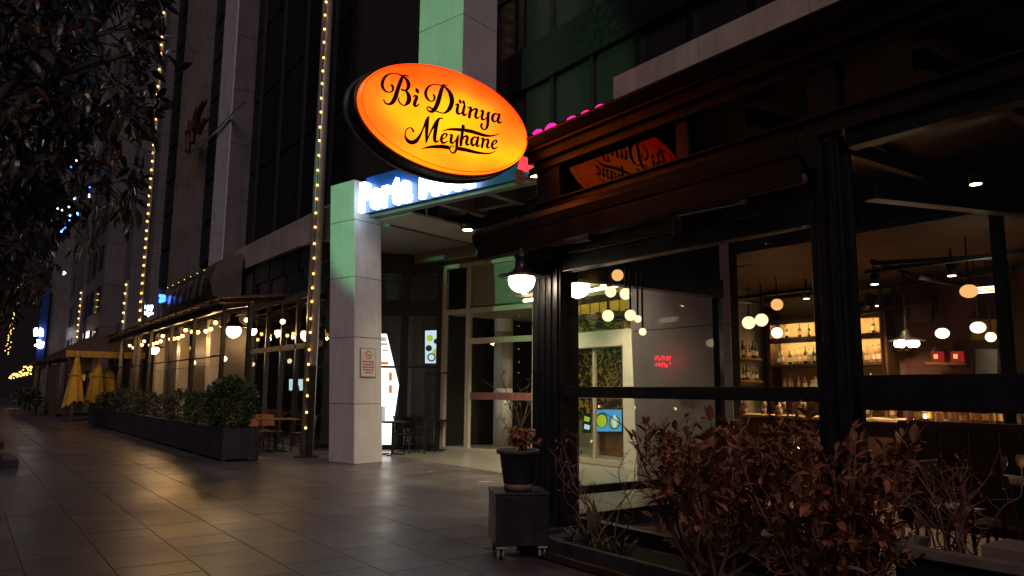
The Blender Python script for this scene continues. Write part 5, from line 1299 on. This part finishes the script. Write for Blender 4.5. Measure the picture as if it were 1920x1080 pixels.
for k in range(6): MB().ball(p + Vector((0.11 * math.cos(k * 1.047), 0.11 * math.sin(k * 1.047), -0.035)), 0.045, 10, 8).build('bulb', 'globe_white' if False else 'spot_face', t, True)
p = atX(1846, 543, 9.8); t = thing('tube_lamp', 'bright slatted ceiling lamp beside the peach globe', 'ceiling lamp', p)
for k in range(3): MB().bar(p + Vector((0, 0.22, 0.03 * k - 0.03)), p + Vector((0.05, -0.22, 0.03 * k - 0.03)), 0.03, 0.015).build('tube', 'globe_white', t)
# ceiling tracks and spots
ct = thing('ceiling_tracks', 'black lighting tracks crossing under the bar ceiling', 'light track', (10, 4, 3.2))
for a, b, X1, X2 in (((1636, 494), (1880, 480), 9.0, 9.0), ((1625, 510), (1920, 470), 9.6, 8.6), ((1636, 490), (1720, 520), 9.0, 11.0), ((1370, 560), (1540, 540), 10.5, 10.5), ((1375, 562), (1455, 572), 9.2, 11.5), ((1640, 540), (1900, 505), 10.8, 10.0), ((1600, 590), (1760, 560), 11.2, 11.0), ((1720, 520), (1810, 535), 9.5, 10.5), ((1380, 500), (1540, 470), 9.5, 9.5)):
    MB().bar(atX(*a, X1), atX(*b, X2), 0.05, 0.05).build('track', 'black', ct)
for px, py, X in ((1640, 533, 9.8), (1785, 517, 9.8), (1512, 560, 11.0), (1648, 573, 11.5), (1830, 345, 7.0)):
    p = atX(px, py, X); t = thing('spotlight', 'small black spotlight with lit face under the bar ceiling', 'spotlight', p, 'spotlights under the bar ceiling')
    MB().lathe([(0.055, 0.0), (0.06, 0.16), (0.02, 0.18), (0.012, 0.34)], 12, p).build('can', 'black', t, True); MB().lathe([(0.0001, -0.004), (0.045, -0.004), (0.045, -0.001)], 12, p).build('lens', 'spot_face', t)
    l_ = bpy.data.lights.new('spotlight_lamp', 'SPOT'); l_.energy = 300 if X > 8 else 6; l_.spot_size = R(110); l_.spot_blend = 0.8; l_.color = (1.0, 0.62, 0.32); l_.shadow_soft_size = 0.05
    lo2 = bpy.data.objects.new('spotlight_lamp', l_); col.objects.link(lo2); lo2.location = p + Vector((0, 0, -0.02))
# interior posts and rafters
for px, X in ((1884, 8.2), (1652, 11.2)):
    q = atX(px, 600, X); w_ = 0.05 if px > 1870 else 0.02
    t = tag(MB().box(X - w_, q.y - w_, 0.03, X + w_, q.y + w_, 3.45).build('bar_post', 'black' if px != 1652 else 'wood'), {1884: 'stout black post inside the terrace before the pale mirror', 1652: 'slim wooden pole at the end of the bar shelves'}[px], 'post')
for k, yy in enumerate((0.9, 2.3, 3.7, 5.1)):
    t = tag(MB().bar((5.25, yy, 3.86), (8.55, yy, 3.95), 0.10, 0.16).build('terrace_rafter', 'wood_dark', bevel=0.006), 'dark rafter under the terrace roof', 'rafter', 'terrace roof rafters')
br = tag(MB().bar((5.3, 2.75, 3.0), (8.0, 2.3, 3.15), 0.12, 0.12).build('cross_beam', 'wood_dark', bevel=0.006), 'dark cross beam running into the terrace behind the main post', 'beam')
# railing inside the terrace
ra = thing('terrace_railing', 'dark railing with upright bars behind the right hand glazing', 'railing', (5.95, 1.5, 0))
MB().box(5.92, 0.2, 1.25, 5.98, 2.95, 1.31).build('top_rail', 'wood_dark', ra, bevel=0.008); MB().box(5.935, 0.2, 0.25, 5.965, 2.95, 0.29).build('bottom_rail', 'black', ra)
for k in range(14): MB().box(5.94, 0.25 + k * 0.2, 0.03, 5.96, 0.27 + k * 0.2, 1.249).build('baluster', 'black', ra)

# ================================================================ tables and chairs
def make_chair(seat_m, frame_m, label, group):
    t = thing('chair', label, 'chair', (0, 0, 0), group, local=True)
    MB().box(-0.21, -0.2, 0.43, 0.21, 0.2, 0.46).build('seat', seat_m, t, bevel=0.012)
    MB().hexa([(-0.2, 0.19, 0.58), (0.2, 0.19, 0.58), (0.2, 0.21, 0.58), (-0.2, 0.21, 0.58), (-0.18, 0.25, 0.86), (0.18, 0.25, 0.86), (0.18, 0.27, 0.86), (-0.18, 0.27, 0.86)]).build('backrest', seat_m, t, bevel=0.01)
    for sx in (-1, 1):
        MB().tube([(sx * 0.22, -0.22, 0.0), (sx * 0.19, -0.17, 0.43)], 0.014, 6).build('leg', frame_m, t); MB().tube([(sx * 0.22, 0.24, 0.0), (sx * 0.19, 0.18, 0.45), (sx * 0.185, 0.215, 0.65), (sx * 0.17, 0.255, 0.85)], 0.014, 6).build('leg', frame_m, t)
    MB().tube([(-0.2, -0.19, 0.22), (0.2, -0.19, 0.22)], 0.009, 6).build('stretcher', frame_m, t)
    return t
def make_table(top_m, label, group, s=0.36, h=0.74):
    t = thing('table', label, 'table', (0, 0, 0), group, local=True)
    MB().box(-s, -s, h - 0.03, s, s, h).build('tabletop', top_m, t, bevel=0.008); MB().tube([(0, 0, 0.03), (0, 0, h - 0.03)], 0.03, 8).build('pedestal', 'black', t)
    for k in range(4):
        a = k * math.pi / 2 + math.pi / 4; MB().bar((0, 0, 0.035), (0.3 * math.cos(a), 0.3 * math.sin(a), 0.015), 0.05, 0.03).build('foot', 'black', t)
    return t
oc = make_chair('chair_orange', 'black', 'orange brown chair at a table outside the lit restaurant', 'chairs outside the lit restaurant')
ot = make_table('wood', 'square wooden table just beyond the bulb strung pole', 'tables outside the lit restaurant', 0.42, 0.80)
def gp(px, py): p = gz(px, py); return (p.x, p.y, 0.0)
tabs = [(6.3, 18.25), (6.35, 20.6), (6.3, 23.2), (6.3, 26.0)]
first = True
for k, (x_, y_) in enumerate(tabs):
    if k == 0: ot.location = (x_, y_, 0.0)
    else: dup(ot, (x_, y_, 0.0), 0, (None, 'wooden table under the lit bell lamps, second along from the bulb strung pole', 'wooden table before the pale leaning pillar, third along from the bulb strung pole', 'wooden table deep under the pergola, fourth along from the bulb strung pole')[k])
    for dx, dy, rz in ((0, 0.72, 0.1), (0.05, -0.72, 3.2), (-0.7, 0.05, 1.5)) if k else ((0.15, 0.8, 0.2), (-0.35, 0.75, -0.1), (0.62, -0.15, -1.4), (-0.62, 0.1, 1.6)):
        if first: oc.location = (x_ + dx, y_ + dy, 0); oc.rotation_euler = (0, 0, rz); first = False
        else: dup(oc, (x_ + dx, y_ + dy, 0.0), rz)
bk = make_chair('black_rough', 'black', 'black metal chair pushed together beside the white column', 'black chairs beside the white column')
bt = make_table('black_rough', 'small square black cafe table beside the white column', 'black cafe tables beside the white column', 0.33, 0.78)
bt.location = gp(735, 853); t2 = dup(bt, gp(815, 845), 0.3)
for k, (px, py, rz) in enumerate(((762, 850, 0.5), (775, 846, 2.0), (790, 850, 3.6), (755, 842, 1.2))):
    if k == 0: bk.location = gp(px, py); bk.rotation_euler = (0, 0, rz)
    else: dup(bk, gp(px, py), rz)
# coat stand like folded parasol stand by the doors
p = gz(818, 846); cs = thing('coat_stand', 'black stand with crossed arms by the entrance doors', 'stand', p)
MB().tube([p + Vector((0, 0, 0)), p + Vector((0.02, 0, 2.0))], 0.025, 8).build('pole', 'black', cs)
for a in (0.3, 1.9, 3.4, 5.0): MB().tube(spline([tuple(p + Vector((0.02, 0, 1.9))), tuple(p + Vector((0.2 * math.cos(a), 0.2 * math.sin(a), 1.98))), tuple(p + Vector((0.42 * math.cos(a), 0.42 * math.sin(a), 1.93)))], 4), 0.016, 6).build('arm', 'black', cs)
for a in (0.0, 1.57, 3.14, 4.71): MB().bar(p + Vector((0, 0, 0.03)), p + Vector((0.28 * math.cos(a), 0.28 * math.sin(a), 0.012)), 0.05, 0.02).build('foot', 'black', cs)
# bar tables inside the terrace
ic = make_chair('wood_dark', 'wood_dark', 'dark wooden chair at a table inside the glazed terrace', 'chairs inside the glazed terrace')
it = make_table('wood_dark', 'wooden dining table inside the glazed terrace', 'tables inside the glazed terrace', 0.40, 0.75)
gl_ = thing('wine_glass', 'empty stemmed wine glass on a table inside the terrace', 'glass', (0, 0, 0), 'wine glasses on the terrace tables', local=True)
MB().lathe([(0.035, 0.0), (0.03, 0.006), (0.005, 0.012), (0.005, 0.09), (0.03, 0.115), (0.04, 0.15), (0.034, 0.21)], 12).build('bowl', 'glass_clear', gl_, True)
cd_ = thing('tea_light', 'small lit tea light glass on a table inside the terrace', 'candle', (0, 0, 0), 'tea lights on the terrace tables', local=True)
MB().lathe([(0.03, 0), (0.036, 0.05), (0.036, 0.055), (0.03, 0.052)], 10).build('cup', 'glass_amber', cd_)
lamp_mat('flame', (1.0, 0.55, 0.18), 30.0)
MB().ball((0, 0, 0.075), 0.018, 8, 6, 1.6).build('flame', 'flame', cd_)
itabs = [(6.9, 4.9), (8.2, 5.3), (7.5, 2.6), (8.4, 0.9), (11.2, 3.4)]
F = {'t': 1, 'c': 1, 'g': 1, 'd': 1}
def place(key, root, loc, rz=0.0):
    if F[key]: root.location = loc; root.rotation_euler = (0, 0, rz); F[key] = 0
    else: dup(root, loc, rz)
for k, (x_, y_) in enumerate(itabs):
    rz = rk.uniform(-0.15, 0.15); place('t', it, (x_, y_, 0.03), rz)
    for a in range(4):
        an = a * math.pi / 2 + rz
        place('c', ic, (x_ - 0.62 * math.sin(an), y_ + 0.62 * math.cos(an), 0.03), an)
    for a in range(4):
        an = a * math.pi / 2 + 0.7; place('g', gl_, (x_ + 0.22 * math.cos(an), y_ + 0.22 * math.sin(an), 0.78), 0)
    place('d', cd_, (x_ + 0.03, y_, 0.78))
hc = thing('glass_counter', 'high dark counter crowded with glasses behind the terrace railing', 'counter', (9.5, 2.4, 0.03))
MB().box(9.3, 0.0, 0.03, 9.75, 4.7, 1.14).build('front', 'wood_dark', hc, bevel=0.01); MB().box(9.25, -0.05, 1.142, 9.8, 4.75, 1.18).build('top', 'wood', hc, bevel=0.008)
y = 0.1
while y < 4.65:
    if rk.random() < 0.5: put(kinds, used, rk.choice((0, 1, 1, 2, 4, 3)), (9.3 + rk.uniform(0.05, 0.4), y, 1.18), rk.uniform(0.75, 1.1))
    else: place('g', gl_, (9.3 + rk.uniform(0.02, 0.4), y, 1.18))
    y += rk.uniform(0.05, 0.10)
for k, y_ in enumerate((0.7, 1.6, 2.5, 3.4, 4.3)): place('d', cd_, (9.32, y_, 1.18))
rkk = random.Random(77)
for k in range(7):
    px = 1612 + k * 14; fr('wall_plate', 'small framed print in the row on the dark bar wall', 'picture', px, 560 + rkk.uniform(-12, 14) if k < 5 else 640, px + 10, 578 + 14 if k < 5 else 655, rkk.choice(('ochre', 'wall_red', 'wood', 'paper')), X=12.25)['group'] = 'small prints on the bar wall'
for k in range(9):   # bottles and glasses along the counter
    put(kinds, used, rk.choice((0, 1, 4, 2)), (10.85, 5.1 + k * 0.36 + rk.uniform(-.05, .05), 1.171), rk.uniform(0.9, 1.1)); place('g', gl_, (10.75, 5.0 + k * 0.36, 1.171))

# ================================================================ shop front between the white column and the doors
SA_, SB_ = Vector((7.30, 18.9, 0)), E(ua + 0.08, V0, 0)
sd_ = (SB_ - SA_).normalized(); sn = Vector((sd_.y, -sd_.x, 0)); SLn = (SB_ - SA_).length
def S(a, b, z): return SA_ + sd_ * a - sn * b + EZ * z      # b: depth into the shop
sf = thing('shop_front', 'black framed shop glazing between the white column and the entrance doors', 'shop front', SA_)
def sbox(name, a0, a1, b0, b1, z0, z1, m='black', par=None):
    return MB().hexa([S(a0, b0, z0), S(a1, b0, z0), S(a1, b1, z0), S(a0, b1, z0), S(a0, b0, z1), S(a1, b0, z1), S(a1, b1, z1), S(a0, b1, z1)]).build(name, m, par or sf)
def s_at(px, py, b=0.0):
    p = atP(px, py, SA_ - sn * b, sn); return (p - SA_).dot(sd_), p.z
post = [0.05, s_at(757, 700)[0], SLn - 0.05]
for a in post: sbox('post', a - 0.10 if a not in (0.05,) else a - 0.04, a + 0.10 if a != post[2] else a + 0.04, -0.06, 0.06, 0, 5.1)
z_tr = s_at(735, 578)[1]
for a, b in zip(post, post[1:]):
    sbox('transom', a + 0.1, b - 0.1, -0.05, 0.05, z_tr - 0.22, z_tr + 0.22); sbox('sill', a + 0.1, b - 0.1, -0.05, 0.05, 0, 0.12)
    sbox('window_pane', a + 0.1, b - 0.1, -0.005, 0.005, 0.12, z_tr - 0.22, 'glass'); sbox('window_pane', a + 0.1, b - 0.1, -0.005, 0.005, z_tr + 0.22, 4.6, 'glass')
    z_b = s_at(735, 688)[1]; sbox('glazing_bar', a + 0.1, b - 0.1, -0.03, 0.03, z_b - 0.03, z_b + 0.03)
sbox('head', 0.05, SLn, -0.08, 0.2, 4.6, 5.3)
struct(MB().hexa([S(-0.5, 3.2, 0), S(SLn + 1.0, 3.2, 0), S(SLn + 1.0, 3.4, 0), S(-0.5, 3.4, 0), S(-0.5, 3.2, 5.2), S(SLn + 1.0, 3.2, 5.2), S(SLn + 1.0, 3.4, 5.2), S(-0.5, 3.4, 5.2)]).build('shop_back_wall', 'dark_wall'))
mb_ = thing('lit_menu_board', 'tall white backlit menu board with slanted edge behind the shop glazing', 'menu board', S(0.5, 0.5, 0))
def spt(px, py, b): a, z = s_at(px, py, b); return S(a, b, z)
MB().slab([spt(a, b, 0.5) for a, b in ((690, 626), (724, 626), (747, 722), (737, 792), (737, 850), (690, 850))], -sn * 0.08).build('panel', 'menu_white', mb_)
for (x0, y0, x1, y1, m) in ((729, 698, 735, 714, 'menu_red'), (729, 722, 735, 737, 'menu_red'), (715, 678, 728, 684, 'menu_red'), (712, 632, 724, 640, 'menu_grey'), (714, 643, 727, 648, 'menu_grey'), (714, 762, 722, 790, 'menu_grey'), (716, 655, 728, 659, 'menu_grey')):
    MB().slab([spt(a, b, 0.485) for a, b in ((x0, y0), (x1, y0), (x1, y1), (x0, y1))], -sn * 0.006).build('picture', m, mb_)
tv = thing('menu_screen', 'pale blue menu screen with dish pictures behind the dark shop glazing', 'screen', S(1.5, 0.6, 1.5))
MB().slab([spt(a, b, 0.62) for a, b in ((797, 620), (826, 619), (826, 681), (797, 681))], -sn * 0.05).build('display', 'screen_pale', tv)
for (cx, cy__, r_, m) in ((806, 634, 6, 'screen_green'), (818, 640, 5, 'screen_dark'), (804, 653, 6, 'screen_dark'), (817, 660, 6, 'screen_green'), (809, 670, 8, 'screen_dark'), (809, 670, 5.5, 'screen_pale')):
    MB().slab([spt(cx + r_ * math.cos(t), cy__ + r_ * math.sin(t), 0.60 - (0.012 if r_ == 5.5 else 0)) for t in [2 * math.pi * q / 14 for q in range(14)]], -sn * 0.006).build('picture', m, tv)
fr_tv = thing('television', 'television showing a pale blue picture inside the dark restaurant', 'television', atX(555, 745, 9.5))
MB().slab([atX(a, b, 9.5) for a, b in ((540, 709), (569, 709), (569, 742), (540, 742))], (0.06, 0, 0)).build('casing', 'black', fr_tv)
MB().slab([atX(a, b, 9.48) for a, b in ((542, 711), (567, 711), (567, 732), (542, 732))], (0.01, 0, 0)).build('display', 'screen_pale', fr_tv)
MB().slab([atX(a, b, 9.46) for a, b in ((551, 728), (552, 722), (556, 720), (560, 723), (561, 732), (550, 732))], (0.01, 0, 0)).build('picture', 'screen_dark', fr_tv)

# ================================================================ gazebo, parasols, far end of the street
gz_ = thing('gazebo', 'brown canvas gazebo with ochre valance beyond the pergola', 'gazebo', (5.0, 43, 0))
gx0, gx1, gy0, gy1 = 3.85, 7.1, 40.2, 50.0
for x_ in (gx0, gx1 - 0.2):
    for y_ in (gy0, 45.0, gy1): MB().box(x_, y_, 0, x_ + 0.14, y_ + 0.14, 3.1).build('post', 'wood_dark', gz_)
MB().hexa([(gx0 - 0.15, gy0 - 0.15, 3.25), (gx1, gy0 - 0.15, 3.25), (gx1, gy1, 3.25), (gx0 - 0.15, gy1, 3.25), (gx0 + 1.2, gy0 + 1.6, 4.1), (gx1, gy0 + 1.6, 4.1), (gx1, gy1 - 1, 4.1), (gx0 + 1.2, gy1 - 1, 4.1)]).build('roof', 'canvas_brown', gz_)
MB().box(gx0 - 0.1, gy0 - 0.12, 2.93, gx1, gy0 - 0.05, 3.24).build('valance', 'ochre', gz_); MB().box(gx0 - 0.14, gy0, 2.93, gx0 - 0.08, gy1, 3.24).build('valance', 'canvas_brown', gz_)
MB().box(gx0 + 0.3, gy0 + 0.05, 0.0, gx0 + 0.34, gy0 + 0.9, 2.4).build('side_panel', 'wood', gz_)
MB().box(gx0 + 0.03, 45.2, 0.0, gx0 + 0.09, 49.9, 2.7).build('side_curtain', 'canvas_brown', gz_)
MB().bar((gx0 + 0.2, gy0 + 0.3, 0.9), (gx1, gy0 + 0.3, 0.9), 0.05, 0.06).build('rail', 'wood_dark', gz_)
ru = random.Random(31)
def parasol(px, py_b, top, label, base_visible=True, Y=None):
    p = gz(px, py_b); t = thing('closed_parasol', label, 'parasol', p)
    MB().tube([p, p + Vector((0, 0, top))], 0.035, 8).build('pole', 'steel', t); MB().lathe([(0.42, 0.0), (0.42, 0.05), (0.05, 0.08), (0.05, 0.35)], 16, p).build('base', 'charcoal', t)
    n, rows_ = 24, 12; m = MB(); z0, z1 = 0.78, top - 0.02
    ph_ = [ru.uniform(0, 6) for _ in range(6)]
    for k in range(rows_ + 1):
        u = k / rows_; z = z1 - (z1 - z0) * u; base_r = 0.06 + 0.34 * u ** 0.85
        if 0.14 < u < 0.30: base_r *= 0.92
        for j in range(n):
            a = 2 * math.pi * j / n; f = 1 + 0.22 * math.sin(8 * a + ph_[0]) * min(1, u * 1.6) + 0.10 * math.sin(3 * a + ph_[1] + 2 * u)
            zz = z + (0.08 * math.sin(8 * a + ph_[2]) * (u ** 4)) + 0.12 * math.sin(2 * a + ph_[3]) * u ** 3
            m.v.append(p + Vector((base_r * f * math.cos(a), base_r * f * math.sin(a), zz)))
    for k in range(rows_):
        for j in range(n):
            a = k * n + j; b = k * n + (j + 1) % n; m.f.append((a, b, b + n, a + n))
    m.f.append(tuple(range(n)))
    m.build('canopy', 'canvas_yellow', t, True)
    MB().lathe([(0.14, -0.16), (0.09, 0.03), (0.02, 0.10)], 12, p + Vector((0, 0, top))).build('top_cap', 'canvas_yellow', t, True)
    rg = [p + Vector((0.30 * math.cos(a), 0.30 * math.sin(a), z1 - 0.42 * (z1 - z0))) for a in [2 * math.pi * k / 16 for k in range(17)]]
    MB().tube(rg, 0.02, 6, False).build('tie_strap', 'canvas_yellow', t)
parasol(134, 790, 3.05, 'closed yellow parasol standing before the gazebo, nearer the pavement')
parasol(176, 787, 3.05, 'closed yellow parasol standing behind the end of the planter row')
parasol(199, 786, 3.0, 'closed yellow parasol half hidden behind the pergola post')
# far blue building with lit sign, far buildings, light garlands
fb = thing('blue_lit_building', 'distant building with a blue lit end wall and bright white sign', 'building', (8, 90, 0))
MB().box(5.2, 72, 0, 14, 84, 26).build('wall', 'grey_cladding', fb); MB().box(4.6, 71.6, 3.4, 5.15, 72.4, 9.6).build('sign_board', 'blue_glow_board', fb)  # the board's blue light comes from its colour alone
for k in range(5):
    for j in range(6): MB().box(5.12, 73 + k * 2.1, 4 + j * 3.2, 5.19, 74.6 + k * 2.1, 6.2 + j * 3.2).build('window', 'tower_glass', fb)
lamp_mat('far_white', (1.0, 0.93, 0.85), 7.0)
ws = thing('white_lit_sign', 'bright white stacked sign glowing on the distant blue board', 'sign', atX(73, 655, 5.0)); rf = random.Random(8)
for row in range(2):
    for k in range(3):
        pts = [atY(66 + k * 5 + rf.uniform(0, 4), 614 + row * 22 + rf.uniform(0, 17), 71.4) for _ in range(4)]
        MB().tube(spline([tuple(p) for p in pts], 4), 0.13, 6).build('sign_stroke', 'far_white', ws, True)
bd = lamp_mat('blue_glow', (0.10, 0.14, 1.0), 0.0)
f2 = thing('far_building', 'dark distant building closing the end of the street', 'building', (0, 130, 0))
MB().box(-30, 128, 0, 30, 140, 30).build('wall', 'dark_wall', f2)
f3 = thing('far_building', 'tall grey distant building between the gazebo and the blue lit building', 'building', (9, 58, 0))
for j in range(9): MB().box(6.4, 51.0, j * 2.6, 12, 70, j * 2.6 + 2.58).build('wall_band', 'grey_cladding', f3)
for k in range(6):
    for j in range(8): MB().box(6.33, 52 + k * 3, 1 + j * 2.6, 6.39, 53.6 + k * 3, 2.6 + j * 2.6).build('window', 'tower_glass', f3)
# far awnings with bulb garlands
fa = thing('far_awning', 'dark distant awning hung with dense warm bulb garlands', 'awning', (4.3, 62, 0))
for y_ in (53, 58, 63, 68): MB().box(3.6, y_, 0, 3.72, y_ + 0.12, 3.0).build('post', 'black', fa)
MB().hexa([(3.4, 52.5, 3.0), (6.3, 52.5, 3.5), (6.3, 69, 3.5), (3.4, 69, 3.0), (3.4, 52.5, 3.1), (6.3, 52.5, 3.6), (6.3, 69, 3.6), (3.4, 69, 3.1)]).build('canvas', 'canvas_brown', fa)
gl = thing('bulb_garland', 'dense garland of warm bulbs glowing under the distant awning', 'string lights', (3.4, 60, 3)); gr = random.Random(14)
bme = MB().ball((0, 0, 0), 0.055, 8, 6).mesh('bulb', 'bulb_far', smooth=True)
for k in range(46):
    t_ = k / 46; px = 18 + 42 * t_ + gr.uniform(-1, 1); py = 708 - 6 * t_ - 26 * t_ * gr.random() ** 1.5 + gr.uniform(-5, 3)
    inst('bulb', bme, gl, Matrix.Translation(atX(px, py, 3.35 + gr.uniform(0, .3)) - ORG[gl.name]))
tl_ = thing('tree_fairy_lights', 'tiny cool white lights wound round a distant tree', 'string lights', (1.6, 55, 0)); sm_ = MB().ball((0, 0, 0), 0.028, 6, 4).mesh('bulb', 'bulb_far')
for k in range(46):
    px = 38 - k * 0.55 + gr.uniform(-5, 5); py = 520 + k * 3.2
    inst('bulb', sm_, tl_, Matrix.Translation(atY(px, py, 52) - ORG[tl_.name]))
bl = thing('blue_fairy_lights', 'string of blue and white fairy lights hung in the dark street tree', 'string lights', (0.4, 5.6, 3)); b1 = MB().ball((0, 0, 0), 0.0055, 8, 6)
m1 = b1.mesh('bulb', 'neon_blue'); m2 = b1.mesh('bulb', 'neon_bluewhite')
for (px, py, w_) in ((122, 427, 0), (130, 413, 0), (131, 404, 1), (145, 400, 1), (146, 403, 0), (118, 430, 0), (115, 434, 1), (139, 373, 1), (141, 371, 0), (129, 388, 1), (116, 394, 1), (108, 391, 1), (167, 365, 1), (168, 351, 0), (167, 369, 1), (120, 510, 1), (122, 512, 1), (119, 514, 1), (133, 313, 0), (143, 301, 1)):
    inst('bulb', m2 if w_ else m1, bl, Matrix.Translation(atY(px, py, 5.5) - ORG[bl.name]))
# far planters
for k, yy in enumerate((42.0, 47.0, 52.0, 57.0)):
    t = hedge('far_shrub', 'dark low shrub along the pavement beyond the gazebo', (3.0 + 0.1 * k, yy + 6, 0.75), (0.5, 1.3, 0.6), 500, 'leaf_olive', 0.2, 0.1, 'dark shrubs beyond the gazebo')
